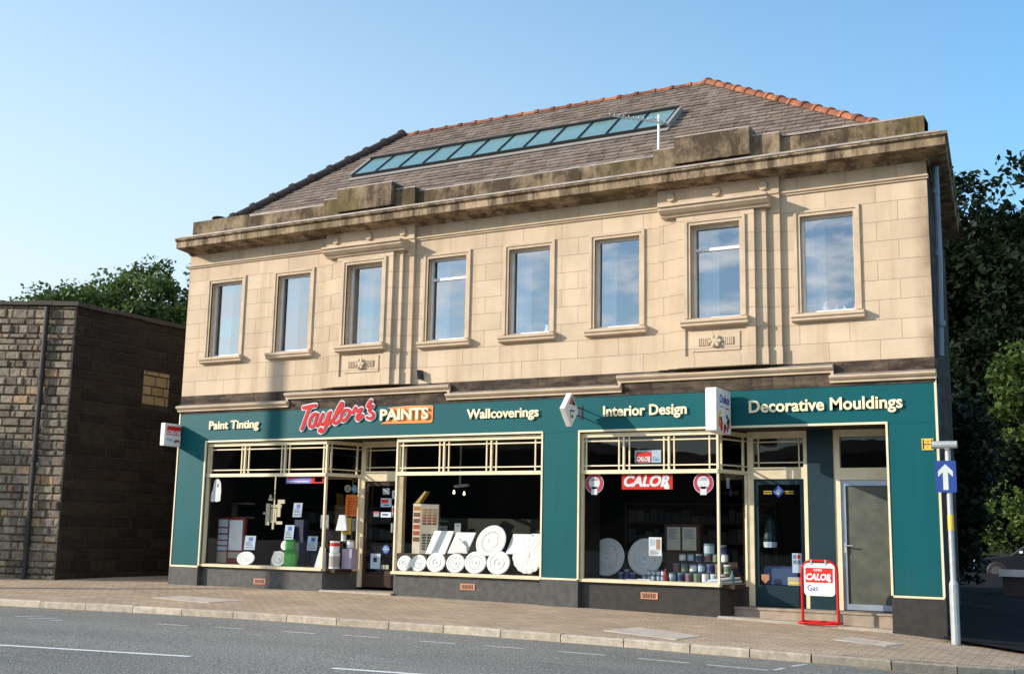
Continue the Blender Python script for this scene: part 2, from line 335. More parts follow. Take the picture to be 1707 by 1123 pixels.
    def solo(s, name, mats, label, cat, group=None, smooth=False, bevel=0.):   # a thing that is one mesh, its origin at its base
        x = [p[0] for p in s.v]; y = [p[1] for p in s.v]; z = [p[2] for p in s.v]
        c = Vector(((min(x) + max(x)) / 2, (min(y) + max(y)) / 2, min(z)))
        s.v = [(p[0] - c.x, p[1] - c.y, p[2] - c.z) for p in s.v]
        o = s.build(name, mats, None, smooth, bevel); o.location = c; ORG[o] = c
        return tag(o, label, cat, group)
def copy_tree(o, parent=None):
    c = o.copy(); COL.objects.link(c)
    if parent is not None: c.parent = parent
    for ch in list(o.children): copy_tree(ch, c)
    return c
_tc = {}
def text_geo(s, shear=0., bold=0., extr=.5):
    k = (s, shear, bold, extr)
    if k in _tc: return _tc[k]
    cu = bpy.data.curves.new('lettering', 'FONT'); cu.body = s; cu.size = 1; cu.shear = shear; cu.offset = bold; cu.extrude = extr; cu.resolution_u = 3
    o = bpy.data.objects.new('lettering', cu); COL.objects.link(o)
    dg = bpy.context.evaluated_depsgraph_get(); me = bpy.data.meshes.new_from_object(o.evaluated_get(dg))
    vs = [v.co.copy() for v in me.vertices]; fs = [tuple(p.vertices) for p in me.polygons]
    bpy.data.objects.remove(o); bpy.data.curves.remove(cu); bpy.data.meshes.remove(me)
    _tc[k] = (vs, fs); return vs, fs
def add_text(mb, s, o, w, cap, u=(1, 0, 0), v=(0, 0, 1), depth=.01, shear=0., bold=.0, m=0):
    """text from baseline point o, stretched to width w along u, capital height cap along v, standing out by depth along u x v"""
    vs, fs = text_geo(s, shear, bold); u = Vector(u).normalized(); v = Vector(v).normalized(); n = u.cross(v); o = Vector(o)
    hs = [q.y for q in text_geo('H', 0., bold)[0]]; hc = max(hs)
    x0 = min(q.x for q in vs); x1 = max(q.x for q in vs)
    mb.mesh([o + u * ((q.x - x0) / (x1 - x0) * w) + v * (q.y / hc * cap) + n * ((q.z + .5) * depth) for q in vs], fs, m)
def catmull(p, k=5):
    o = []; n = len(p)
    for i in range(n - 1):
        a, b, c, d = (Vector(p[max(i - 1, 0)]), Vector(p[i]), Vector(p[i + 1]), Vector(p[min(i + 2, n - 1)]))
        for j in range(k):
            t = j / k; o.append(.5 * (2 * b + (c - a) * t + (2 * a - 5 * b + 4 * c - d) * t * t + (3 * b - a - 3 * c + d) * t ** 3))
    o.append(Vector(p[-1])); return o
def stroke(mb, pts, r, y0, y1, m=0):
    """a brush stroke in the facade plane: rounded ribbon standing from y0 out to y1"""
    P = catmull([(x, z, 0) for x, z in pts]); n = 14
    for i in range(len(P) - 1):
        a, b = P[i], P[i + 1]; d = (b - a)
        if d.length < 1e-6: continue
        d.normalize(); ang = math.atan2(d.y, d.x); ring = []
        for j in range(n):
            t = ang + math.pi / 2 + math.pi * j / (n / 2 - 1) if j < n // 2 else ang - math.pi / 2 + math.pi * (j - n // 2) / (n / 2 - 1)
            c = a if j < n // 2 else b
            ring.append((c.x + r * math.cos(t), c.y + r * math.sin(t)))
        e = i * 2e-5
        mb.sweep(ring, [[(x, y1 - e, z) for x, z in ring], [(x, y0, z) for x, z in ring]][::-1], m)
def ordinal(i): return ['first', 'second', 'third', 'fourth', 'fifth', 'sixth', 'seventh', 'eighth', 'ninth', 'tenth', 'eleventh', 'twelfth'][i]
def interp(x, X, Y):
    if x <= X[0]: return Y[0]
    for i in range(len(X) - 1):
        if x <= X[i + 1]: return Y[i] + (Y[i + 1] - Y[i]) * (x - X[i]) / (X[i + 1] - X[i])
    return Y[-1]

# ------------------------------------------------------------------ ground
BX = [-80, -60, -25, -17.9, -13.9, -12.3, -8.5, -6.05, -3.4, -2.7, -1, 0, 5]; BZ = [.6, .45, .12, .05, .05, .04, 0, -.04, -.12, -.17, -.31, -.38, -.5]
def base(x): return interp(x, BX, BZ)
KX = [-80, -17.5, -11.6, -5.3, -3.8, -2.9, -2.2, -1.6, -1.1, -.75, -.6, -.55, -.5]; KY = [-8.9, -4.35, -3.8, -3.42, -3.2, -2.9, -2.5, -2.05, -1.45, -.6, .3, 3, 60]
def ky(x): return interp(x, KX, KY)
def zpave(x, y): return base(x) + .03 * min(y, 0)
def zroad(x, y): return base(x) + .03 * ky(min(x, -3.8)) - .1 + max(0, min(y, 36) - 10) * .035
def sheet(xs, ysf, zf):
    mb = MB(); rows = []
    for x in xs: rows.append([(x, y, zf(x, y)) for y in ysf(x)])
    b = 0; k = len(rows[0])
    for r in rows: mb.v += r
    for i in range(len(rows) - 1):
        for j in range(k - 1):
            a = i * k + j; mb.f.append((a, a + k, a + k + 1, a + 1)); mb.m.append(0); mb.t.append(0.)
    return mb
g = sheet([-1500, -400, -82, 62, 400, 1500], lambda x: [-1500, -400, -72, 72, 400, 1500], lambda x, y: -1.4); tag(g.build('ground', GRASS), kind='structure')
xs = sorted(set([-80 + i * 4 for i in range(36)] + BX + [-3.1, -2.9, -2.2, -1.6])); xs = [x for x in xs if x <= 60]
tag(sheet(xs, lambda x: [-70, -40, -20, -12, -8, -5, -3, -1, 1, 4, 10, 20, 40, 70], zroad).build('road', ASPH), kind='structure')
px_ = sorted(set([q for q in KX if q < -.5] + BX[:-3] + [-80 + i * 2.5 for i in range(31)] + [-3.3, -3.1, -2.45, -1.9, -1.3, -.9, -.65, -.5501]))
px_ = [x for x in px_ if x <= -.55]
tag(sheet(px_, lambda x: [ky(x) + .11] + [ky(x) + .11 + (8.6 - ky(x)) * (i / 10) for i in range(1, 11)], zpave).build('pavement', PAVE), kind='structure')
YARDSHADE = plain('dark_yard_tarmac', (.016, .015, .015), .9, (.010, .009, .010), 2., bmp=.3, bsc=40, spec=.1)  # near-black: the building's shade on the ground is put into the colour
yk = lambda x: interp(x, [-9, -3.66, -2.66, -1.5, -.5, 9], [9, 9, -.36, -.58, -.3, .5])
tag(sheet([-3.66, -3.2, -2.9, -2.66, -2.2, -1.5, -1., -.5, 1.2, 4, 9], lambda x: [yk(x), yk(x) + .3, yk(x) + .8, max(5, yk(x) + 1), max(8, yk(x) + 1.2), max(yk(x) + 1.4, 10), 14, 20, 28, 36], lambda x, y: max(zpave(x, y), zroad(x, y)) + .05).build('yard', YARDSHADE), kind='structure')  # thin sheet laid over paving and road from the shadow edge back
tag(sheet([-16, -9, -5.5, -3.66], lambda x: [8.4, 12, 17, 23, 29, 36], lambda x, y: max(zpave(x, y), zroad(x, y)) + .05).build('yard', YARDSHADE), kind='structure')
# kerb stones, laid end to end along the pavement edge
KP = [Vector((x, y, 0)) for x, y in zip(KX, KY)]
def along(P, step):
    out = []; acc = 0; 
    for a, b in zip(P, P[1:]):
        L_ = (b - a).length; n = max(1, round(L_ / step))
        for i in range(n): out.append(a + (b - a) * (i / n))
    out.append(P[-1]); return out
kp = [p for p in along(KP, .92) if p.y < 20 and p.x > -60]
mb = MB()
for a, b in zip(kp, kp[1:]):
    d = (b - a).normalized(); nrm = Vector((-d.y, d.x, 0)); a2 = a + d * .007; b2 = b - d * .007; t = rnd.random(); dz = rnd.uniform(-.004, .006)
    prof = [(-.035, -.3), (-.03, -.02), (-.008, 0.), (.13, 0.), (.13, -.3)]
    mb.sweep(prof, [[(q.x + nrm.x * o, q.y + nrm.y * o, zpave(q.x, q.y) + h + .006 + dz) for o, h in reversed(prof)] for q in (a2, b2)], 0, t)
tag(mb.build('kerb', KERBM), kind='structure')
def mark(quads, mat, name, dz=.004):
    mb = MB()
    for (ax, ay), (bx_, by), w in quads:
        a = Vector((ax, ay, 0)); b = Vector((bx_, by, 0)); d = (b - a).normalized(); n_ = Vector((-d.y, d.x, 0)) * w / 2; k = max(1, int((b - a).length / 1.0))
        for i in range(k):
            p = a + (b - a) * (i / k); q = a + (b - a) * ((i + 1) / k)
            mb.face([(c.x, c.y, zroad(c.x, c.y) + dz) for c in (p - n_, q - n_, q + n_, p + n_)])
    return tag(mb.build(name, mat), kind='structure')
mark([((-22, -11.35), (-16.5, -9.95), .1), ((-14.6, -9.48), (-9.37, -8.16), .1), ((-7.6, -7.93), (-2.4, -6.75), .1), ((-.6, -6.3), (4.6, -5.2), .1)], WMARK, 'centre_line_marking')
mark([((-12.62, -5.45), (-12.1, -5.38), .08), ((-11.71, -5.3), (-11.2, -5.2), .08), ((-10.62, -5.11), (-10.1, -5.04), .08), ((-9.71, -4.97), (-9.13, -4.9), .08), ((-8.5, -4.9), (-7.98, -4.83), .08),
      ((-7.59, -4.76), (-7.05, -4.7), .08), ((-6.59, -4.66), (-5.97, -4.61), .08), ((-5.54, -4.58), (-4.91, -4.52), .08), ((-4.7, -4.51), (-3.98, -4.44), .08), ((-3.94, -4.38), (-3.90, -4.06), .07), ((-3.88, -3.85), (-3.80, -3.46), .07)], PMARK, 'bay_dash_marking')
mark([((-24, -5.3), (-16.87, -4.80), .06), ((-16.87, -4.80), (-15.86, -4.68), .06), ((-15.86, -4.68), (-15.07, -4.58), .05), ((-3.7, -3.42), (-3.0, -3.12), .05), ((-3.0, -3.12), (-2.3, -2.72), .05), ((-2.3, -2.72), (-1.7, -2.3), .05)], YMARK, 'yellow_edge_marking')
mark([((-15.1, -5.9), (-14.95, -5.5), .09), ((-14.7, -6.0), (-14.4, -5.7), .09), ((-14.2, -6.0), (-14.0, -6.0), .1)], PMARK, 'worn_arrow_marking')
def slab(name, pts, label):
    mb = MB(); top = [(x, y, zpave(x, y) + .008) for x, y in pts]; bot = [(x, y, zpave(x, y) - .04) for x, y in pts]
    mb.sweep(pts, [bot, top]); mb.solo(name, SLAB, label, 'access cover', 'access covers set in the paving')
slab('access_cover', [(-6.8, -2.8), (-5.62, -3.1), (-5.48, -2.45), (-6.55, -2.1)], 'large pale concrete cover set in the paving near the kerb, below the double disc window')
slab('access_cover', [(-3.93, -1.52), (-3.2, -1.66), (-3.06, -1.2), (-3.79, -1.02)], 'small pale concrete cover in the paving in front of the red framed board')
slab('access_cover', [(-15.5, -2.75), (-13.95, -3.0), (-13.75, -2.35), (-15.35, -2.15)], 'long pale concrete cover in the paving below the left shop window')

# ------------------------------------------------------------------ the shop building
B = thing('shop_building', (-10, 0, 0), 'two storey sandstone shop with teal painted shopfront and hipped slate roof', 'shop')
XL, XR = -17.86, -2.67
def rightwall(y): return XR - .11 * y
WINS = [-16.77, -14.97, -13.07, -11.31, -9.56, -7.84, -6.02, -4.22]
WZ0, WZ1, WHW = 4.74, 6.32, .42
def wall_holes(mb, x0, x1, z0, z1, y, holes, depth, m=0):
    xs = sorted(set([x0, x1] + [h[k] for h in holes for k in (0, 1)])); zs = sorted(set([z0, z1] + [h[k] for h in holes for k in (2, 3)]))
    for a, b in zip(xs, xs[1:]):
        for c, d in zip(zs, zs[1:]):
            if any(h[0] <= a and b <= h[1] and h[2] <= c and d <= h[3] for h in holes): continue
            mb.face([(a, y, c), (b, y, c), (b, y, d), (a, y, d)], m)
    for a, b, c, d in holes:
        e = y + depth
        mb.face([(a, y, c), (a, y, d), (a, e, d), (a, e, c)], m); mb.face([(b, y, c), (b, e, c), (b, e, d), (b, y, d)], m)
        mb.face([(a, y, d), (b, y, d), (b, e, d), (a, e, d)], m); mb.face([(a, y, c), (a, e, c), (b, e, c), (b, y, c)], m)
PC = (-13.07, -6.00)                                  # centres of the two projecting bays
holes = [(c - WHW, c + WHW, WZ0, WZ1) for i, c in enumerate(WINS) if i not in (2, 6)] + [(PC[0] - .66, PC[0] + .66, 4.0, 6.45), (PC[1] - .66, PC[1] + .66, 4.0, 6.45)]
mb = MB(); wall_holes(mb, XL, XR, 3.93, 7.1, 0., holes, .2)
mb.face([(XL, 8, 0), (XL, 0, 0), (XL, 0, 7.3), (XL, 8, 7.3)])
mb.build('upper_wall', ASH, B)
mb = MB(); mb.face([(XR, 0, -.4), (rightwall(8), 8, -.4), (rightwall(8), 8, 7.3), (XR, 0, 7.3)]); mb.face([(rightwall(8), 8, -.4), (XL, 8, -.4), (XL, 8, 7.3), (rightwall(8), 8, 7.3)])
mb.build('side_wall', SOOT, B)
# dark stone band over the shopfront
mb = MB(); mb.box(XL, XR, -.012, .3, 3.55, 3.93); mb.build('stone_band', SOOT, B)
# rooms upstairs and the floor between
mb = MB(); mb.box(XL + .05, XR - .5, 2.6, 2.7, 3.95, 7.0); mb.box(XL + .05, XR - .98, .3, 7.9, 3.70, 3.95); mb.box(XL + .05, XR - .98, .3, 7.9, 6.95, 7.2); mb.box(XR - .98, XR - .38, .3, 3., 3.70, 3.95); mb.box(XR - .98, XR - .38, .3, 3., 6.95, 7.2)
for c in [(-15.87), -14.0, -12.2, -10.4, -8.7, -6.95, -5.1]: mb.box(c - .04, c + .04, .3, 2.6, 3.95, 6.95)
mb.build('upstairs_room', ROOMW, B)

# projecting bays with stepped strips
def bay(c):
    mb = MB()
    for hw, p in ((1.05, .07), (.84, .14)):           # the two outer steps, left and right of the centre
        ihw = .84 if hw > 1 else .665
        for s_ in (-1, 1):
            a, b = sorted((c + s_ * hw, c + s_ * ihw)); mb.box(a, b, -p, .05, 3.93, 6.74)
            mb.box(a - .012, b + .012, -p - .014, .0, 3.932, 4.20)
    P = -.21
    wall_holes(mb, c - .665, c + .665, 3.93, 6.52, P, [(c - WHW, c + WHW, WZ0, WZ1), (c - .52, c + .52, 4.12, 4.56)], .03)
    for s_ in (-1, 1):
        q = [(c + s_ * .665, P, 3.93), (c + s_ * .665, .1, 3.93), (c + s_ * .665, .1, 6.52), (c + s_ * .665, P, 6.52)]
        mb.face(q if s_ > 0 else q[::-1])
    mb.face([(c - .665, .1, 3.93), (c + .665, .1, 3.93), (c + .665, P, 3.93), (c - .665, P, 3.93)])
    for a, b, z0, z1 in ((c - WHW, c + WHW, WZ0, WZ1),):   # deep window reveal
        y0, y1 = P + .03, .19
        mb.face([(a, y0, z0), (a, y0, z1), (a, y1, z1), (a, y1, z0)]); mb.face([(b, y0, z0), (b, y1, z0), (b, y1, z1), (b, y0, z1)])
        mb.face([(a, y0, z1), (b, y0, z1), (b, y1, z1), (a, y1, z1)]); mb.face([(a, y0, z0), (a, y1, z0), (b, y1, z0), (b, y0, z0)])
    mb.box(c - .52, c + .52, P + .028, P + .06, 4.12, 4.56); mb.box(c - .40, c + .40, P + .012, P + .03, 4.19, 4.50)
    o = mb.build('window_bay', ASH, B)
    # carved ornament in the panel
    mb = MB()
    for s_ in (-1, 1):
        for k in range(6): mb.tube([(c + s_ * (.12 + k * .033), P + .008, 4.285), (c + s_ * (.12 + k * .033), P + .008, 4.405)], .016, 6)
    mb.lathe([(.10, 0.), (.085, .03), (.05, .05), (.005, .055)], (c, P + .012, 4.345), (0, -1, 0), 14)
    for k in range(6): mb.lathe([(.035, 0.), (.028, .028), (.004, .036)], (c + .075 * math.cos(k * 1.047), P - .012, 4.345 + .075 * math.sin(k * 1.047)), (0, -1, 0), 8)
    mb.build('carved_rosette', MOULD, o, smooth=False)
    mb = MB()
    mb.xprof([(-.2, 6.50), (-.24, 6.50), (-.26, 6.54), (-.30, 6.55), (-.36, 6.60), (-.36, 6.64), (-.40, 6.65), (-.40, 6.685), (.05, 6.72), (.05, 6.50)], c - .93, c + .93)
    mb.build('bay_cornice', MOULD, o)
    mb = MB(); mb.box(c - 1.05, c + 1.05, -.09, .05, 6.742, 7.06)
    for k in (-1, 0, 1): mb.lathe([(.075, 0.), (.075, .035), (.065, .045), (.001, .046)], (c + k * .80, -.09, 6.88), (0, -1, 0), 16)
    mb.build('frieze_block', MOULD, o)
for c in PC: bay(c)
# string course between the bays
mb = MB()
for a, b in ((XL - .02, PC[0] - 1.05), (PC[0] + 1.05, PC[1] - 1.05), (PC[1] + 1.05, XR + .02)):
    mb.xprof([(0.02, 6.70), (-.03, 6.70), (-.03, 6.725), (-.06, 6.735), (-.06, 6.76), (.02, 6.775)], a, b)
mb.build('string_course', MOULD, B)
# windows upstairs
def upper_window(i, c):
    inb = i in (2, 6); f0 = -.21 if inb else 0.
    off = -.16 if inb else 0.; mb = MB(); ya, yb = .12 + off, .18 + off
    x0, x1, z0, z1 = c - WHW, c + WHW, WZ0, WZ1; w = .032
    for a, b, d, e in ((x0, x0 + w, z0, z1), (x1 - w, x1, z0, z1), (x0 + w, x1 - w, z1 - w, z1), (x0 + w, x1 - w, z0, z0 + w + .01)): mb.box(a, b, ya, yb, d, e)
    if i in (3, 6):
        mb.box(x0 + w, x1 - w, ya - .005, yb, 5.90, 5.95)
    f = mb.build('window', WHITE, B)
    g_ = MB(); g_.face([(x0 + w, .15 + off, z0 + w), (x1 - w, .15 + off, z0 + w), (x1 - w, .15 + off, z1 - w), (x0 + w, .15 + off, z1 - w)])
    if i in (3, 6):
        pass
    g_.build('window_pane', GUP, f)
    s = MB(); d = f0 - .13
    s.xprof([(f0 + .14, 4.745), (d + .02, 4.715), (d, 4.71), (d, 4.665), (d + .03, 4.64), (d + .03, 4.61), (d + .06, 4.59), (f0 + .01, 4.59), (f0 + .14, 4.60)][::-1], c - .565, c + .565)
    s.build('window_sill', MOULD, f)
    a = MB(); p = f0 - .03
    for hw, zt, pr, t_ in ((.52, 6.42, .03, .05), (.47, 6.37, .012, .05)):
        a.box(c - hw, c - hw + t_, f0 - pr, f0 + .03, 4.745, zt); a.box(c + hw - t_, c + hw, f0 - pr, f0 + .03, 4.745, zt); a.box(c - hw + t_, c + hw - t_, f0 - pr, f0 + .03, zt - t_, zt)
    a.build('window_surround', MOULD, f)
    return f
for i, c in enumerate(WINS): upper_window(i, c if i not in (2, 6) else PC[0 if i == 2 else 1])

# main cornice with its return, parapet and its raised blocks
prof = [(0., 6.985), (.04, 6.985), (.07, 7.02), (.14, 7.03), (.36, 7.045), (.42, 7.05), (.45, 7.06), (.45, 7.19), (.50, 7.21), (.50, 7.255), (.0, 7.30)]
mb = MB(); ex = .36
ring0 = [(XL, -o, z) for o, z in prof]; ring1 = [(XR + o * .78, -o, z) for o, z in prof]; ring2 = [(rightwall(5) + o * .78, 5, z) for o, z in prof]
mb.sweep(prof, [ring0, ring1, ring2]); cor = mb.build('cornice', CORN, B)
mb = MB(); mb.box(XL - .01, XR + .3, -.515, -.40, 7.245, 7.275); mb.build('lead_edge', LEAD, cor)
mb = MB(); mb.box(XL + .12, XR + .02, -.12, .22, 7.28, 7.655)
for a, b, z in ((XL + .12, -16.2, 7.70),): mb.box(a, b, -.125, .225, 7.30, z)
for c in PC:
    mb.box(c - 1.08, c + 1.12, -.22, .24, 7.27, 7.72); mb.box(c - .655, c + .655, -.34, .26, 7.385, 7.85); mb.box(c - .68, c + .68, -.30, .26, 7.27, 7.36)
mb.box(-3.7, XR + .02, -.13, .225, 7.3, 7.675)
par = mb.build('parapet', PARA, B, bevel=.012)
mb = MB(); mb.box(XL + .13, PC[0] - 1.085, -.10, .25, 7.655, 7.685); mb.box(PC[0] + 1.13, PC[1] - 1.09, -.10, .25, 7.655, 7.68); mb.box(PC[1] + 1.13, XR - .02, -.10, .25, 7.68, 7.70)
for c in PC: mb.box(c - .65, c + .65, -.325, .24, 7.85, 7.87); mb.box(c - 1.07, c - .66, -.21, .23, 7.72, 7.74); mb.box(c + .66, c + 1.11, -.21, .23, 7.72, 7.74)
mb.build('parapet_flashing', LEAD, par)
mb = MB(); mb.box(XL + .2, rightwall(7.9) - .05, .22, 7.9, 7.28, 7.33); mb.build('roof_gutter_floor', LEAD, B)

# roof: slates laid course by course over the front slope and the two hips
EY, EZ, RY, RZ = .34, 7.62, 4.0, 10.57
RXL, RXR, EXL, EXR = -15.19, -7.53, -17.55, -3.05
def slope_z(y): return EZ + (y - EY) * (RZ - EZ) / (RY - EY)
SK = (-15.03, -7.62, 1.88, 2.62)
mb = MB(); sl = Vector((0, RY - EY, RZ - EZ)); SLn = sl.length; sl.normalize(); nm = Vector((0, -sl.z, sl.y))
nrow = 25; rh = SLn / nrow
for r in range(nrow):
    s0 = r * rh; f0 = s0 / SLn; f1 = min(1., (s0 + rh) / SLn)
    y = EY + f0 * (RY - EY)
    xa = EXL + (RXL - EXL) * (f0 + f1) / 2; xb = EXR + (RXR - EXR) * (f0 + f1) / 2
    x = xa - (.18 if r % 2 else 0) - rnd.random() * .05; wbase = .33 - .08 * f0
    while x < xb:
        w = wbase * rnd.uniform(.88, 1.12); a, b = max(x, xa), min(x + w, xb); x += w
        if b - a < .04: continue
        ymid = y + (RY - EY) / nrow / 2
        if SK[2] < ymid < SK[3]:
            if a > SK[0] - .02 and b < SK[1] + .02: continue
            if a < SK[0] < b: b = SK[0]
            elif a < SK[1] < b: a = SK[1]
        p0 = Vector((a + .006, EY, EZ)) + sl * s0 + nm * rnd.uniform(.024, .034); p1 = Vector((a + .006, EY, EZ)) + sl * (s0 + rh + .03) + nm * .004
        mb.obox(p0 - nm * .02, (b - a - .012, 0, 0), p1 - p0, nm * .02, 0, rnd.random())
for xe, xr, sg in ((EXR, RXR, 1), (EXL, RXL, -1)):    # hip ends, plain courses
    c0 = Vector((xe, EY, EZ)); c1 = Vector((xe, 2 * RY - EY, EZ)); t0 = Vector((xr, RY, RZ))
    mb.face([c0, c1, t0] if sg > 0 else [c1, c0, t0], 0, .4)
mb.face([(EXR, 2 * RY - EY, EZ), (EXL, 2 * RY - EY, EZ), (RXL, RY, RZ), (RXR, RY, RZ)], 0, .4)
mb.face([(EXL, EY, EZ - .02), (EXR, EY, EZ - .02), (RXR, RY, RZ - .02), (RXL, RY, RZ - .02)], 0, .1)
roof = mb.build('roof', SLATEM, B)
def ridge(name, p, q, n, r, mat, drop=.03):
    mb = MB(); p, q = Vector(p), Vector(q); d = (q - p); L_ = d.length / n; d.normalize(); side = d.cross(Vector((0, 0, 1))).normalized(); upv = side.cross(d)
    for k in range(n):
        t = rnd.random()
        for s0, s1, rr in ((0., L_ * .985, r), (-.02, .06, r * 1.22)):
            rings = []
            for s_ in (s0, s1):
                o = p + d * (k * L_ + s_) - upv * drop
                rings.append([o + side * (rr * math.cos(a)) + upv * (rr * math.sin(a)) for a in [math.pi * j / 8 for j in range(9)]])
            mb.sweep(rings[0], rings, 0, t)
    return mb.build(name, mat, roof)
ridge('ridge_tiles', (RXL, RY, RZ), (RXR, RY, RZ), 19, .085, RIDGE)
ridge('hip_tiles', (RXR, RY, RZ + .02), (EXR, EY, EZ + .02), 16, .10, RIDGE)
ridge('hip_tiles', (RXL, RY, RZ + .02), (EXL, EY, EZ + .02), 10, .15, DRIDGE)
# long skylight
P0 = Vector((SK[0], SK[2], slope_z(SK[2]))); lenS = (SK[3] - SK[2]) * SLn / (RY - EY); n_ = 12; wS = SK[1] - SK[0]
mb = MB(); mb.obox(P0 + nm * .02, (wS, 0, 0), sl * lenS, nm * .07); sky_ = mb.build('skylight', LEAD, B)
mb = MB(); mb.obox(P0 + nm * .075 + Vector((.05, 0, 0)) + sl * .03, (wS - .1, 0, 0), sl * (lenS - .06), nm * .03); mb.build('skylight_glazing', GSKY, sky_)
mb = MB()
for k in range(n_ + 1): mb.obox(P0 + nm * .09 + Vector((.03 + (wS - .08) * k / n_, 0, 0)) + sl * .02, (.022, 0, 0), sl * (lenS - .04), nm * .04)
mb.obox(P0 + nm * .085 + sl * (lenS - .05), (wS, 0, 0), sl * .06, nm * .07); mb.obox(P0 + nm * .06 - sl * .01, (wS, 0, 0), sl * .03, nm * .055)
mb.build('glazing_bar', IRON, sky_)
mb = MB(); mb.obox(P0 + nm * .03 - sl * .13 - Vector((.05, 0, 0)), (wS + .1, 0, 0), sl * .13, nm * .02)
for x in (SK[0] - .05, SK[1] - .01): mb.obox((x, P0.y, P0.z), (.06, 0, 0), sl * lenS, nm * .13)
mb.build('skylight_flashing', plain('pale_lead', (.30, .285, .27), .5), sky_)

# --- shopfront: teal pilasters and fascia
FZ = 2.95
for a, b, z in ((XL, -17.08, .44), (-9.25, -8.53, .44), (-3.41, XR, .42)): mb = MB(); mb.box(a, b, .0, .15, z, FZ); mb.build('pilaster', TEAL, B)
mb = MB(); mb.box(XL, XR, -.002, .28, FZ + .002, 3.64)
for a, b in ((-14.97, -11.18), (-7.76, -4.19)): mb.box(a, b, -.004, .1, 3.638, 3.80)
mb.build('fascia', TEAL, B)
mb = MB(); mb.box(-17.07, -9.26, .12, .9, 2.955, 3.05); mb.box(-8.52, -3.42, .12, .9, 2.955, 3.05); mb.box(-17.6, -3.6, .28, 7.9, 3.06, 3.12); mb.box(-3.6, -3.0, .28, 2.5, 3.06, 3.12); mb.build('soffit', DWOOD, B)
def fmould(mb, a, b, z, e0=True, e1=True):
    mb.xprof([(0.02, z - .06), (-.05, z - .06), (-.055, z - .02), (-.085, z - .01), (-.115, z + .02), (-.115, z + .05), (.02, z + .075)][::1], a, b)
mb = MB()
for a, b, z in ((XL - .04, -14.93, 3.66), (-15.0, -11.15, 3.82), (-11.22, -7.73, 3.66), (-7.80, -4.16, 3.82), (-4.22, XR + .02, 3.66)): fmould(mb, a, b, z)
for x in (-14.99, -11.205, -7.785, -4.205): mb.box(x, x + .045, -.05, .02, 3.62, 3.79)
fm = mb.build('fascia_moulding', MOULD, B)
mb = MB()
for a, b, z in ((XL - .04, -15.01, 3.66), (-15.0, -11.15, 3.82), (-11.14, -7.81, 3.66), (-7.80, -4.16, 3.82), (-4.15, XR + .02, 3.66)): mb.face([(a, -.118, z + .056), (b, -.118, z + .056), (b, -.0, z + .088), (a, -.0, z + .088)])
mb.build('flashing', LEAD, fm)
# cream edging beads
mb = MB(); e = .022
mb.box(-17.10, -9.23, -.012, .012, FZ - .005, FZ + .03); mb.box(-8.55, -3.385, -.012, .012, FZ - .005, FZ + .03)
for x, z0 in ((-17.10, .44), (-9.25 - .008, .46), (-8.55, .46), (-3.415, .41)): mb.box(x, x + .032, -.012, .02, z0, FZ - .005)
mb.box(XL - .01, XL + .02, -.012, .02, .42, 3.6); mb.box(XR - .022, XR + .012, -.012, .02, .41, 3.6)
mb.box(XL, -17.10, -.014, .02, .405, .44); mb.box(-9.226, -8.55, -.014, .02, .445, .475); mb.box(-3.383, XR, -.014, .02, .385, .415)
mb.build('cream_beading', CREAM, B)
# plinths
for a, b, y, z0, z1, m_ in ((XL - .02, -17.09, -.012, -.05, .405, GRAN), (-9.25, -8.53, -.008, -.12, .445, GRAN), (-3.41, XR + .02, -.012, -.45, .385, DGRAN)):
    mb = MB(); mb.box(a, b, y, .15, z0, z1); mb.build('granite_plinth', m_, B)
for pl_, m_ in (([(-17.09, .1), (-14.0, .1), (-13.70, .82), (-13.74, .84), (-14.03, .2), (-17.09, .2)], GRAN), ([(-12.66, .82), (-12.35, .1), (-9.25, .1), (-9.25, .2), (-12.28, .2), (-12.60, .84)], GRAN), ([(-8.53, .1), (-6.08, .1), (-5.82, .82), (-5.87, .84), (-6.12, .2), (-8.53, .2)], DGRAN)):
    mb = MB(); mb.sweep(pl_, [[(x, y, -.2) for x, y in pl_], [(x, y, .43) for x, y in pl_]]); mb.build('stall_riser', m_, B)
for x, z in ((-15.53, .18), (-10.745, .255), (-7.28, .245)):
    mb = MB(); mb.box(x - .15, x + .15, .088, .11, z - .055, z + .055); 
    for k in range(8): mb.box(x - .115 + k * .03, x - .103 + k * .03, .084, .09, z - .035, z + .035, 1)
    mb.build('airbrick', [TERRA, BLACK], B)

# --- display windows
WY = .1
def bars(mb, xs_thin, xs_main, x0, x1, y=WY):
    for x in xs_main: mb.box(x - .016, x + .016, y - .02, y + .03, 2.30, 2.86)
    for x in xs_thin: mb.box(x - .011, x + .011, y - .008, y + .02, 2.30, 2.86)
    for z in (2.375, 2.795): mb.box(x0, x1, y - .006, y + .018, z - .011, z + .011)
def splay_bars(mb, a, b, n=1):
    (x0, y0), (x1, y1) = a, b; d = Vector((x1 - x0, y1 - y0, 0)); nrm = Vector((d.y, -d.x, 0)).normalized()
    if nrm.dot(Vector((0, -1, 0))) < 0: nrm = -nrm
    def strip(s0, s1, z0, z1, th=.04):
        p = Vector((x0, y0, z0)) + d * s0; u = d * (s1 - s0); w = Vector((0, 0, z1 - z0)); v = -nrm * th
        mb.obox(p, u, v, w) if u.cross(v).dot(w) > 0 else mb.obox(p + v, u, -v, w)
    for s0, s1, z0, z1 in ((0, 1, .425, .475), (0, 1, 2.24, 2.30), (0, 1, 2.86, 2.93), (0.02, .98, 2.365, 2.385), (.02, .98, 2.785, 2.805), (.11, .14, 2.30, 2.86), (.86, .89, 2.30, 2.86), (.95, 1, .475, 2.24)): strip(s0, s1, z0, z1)
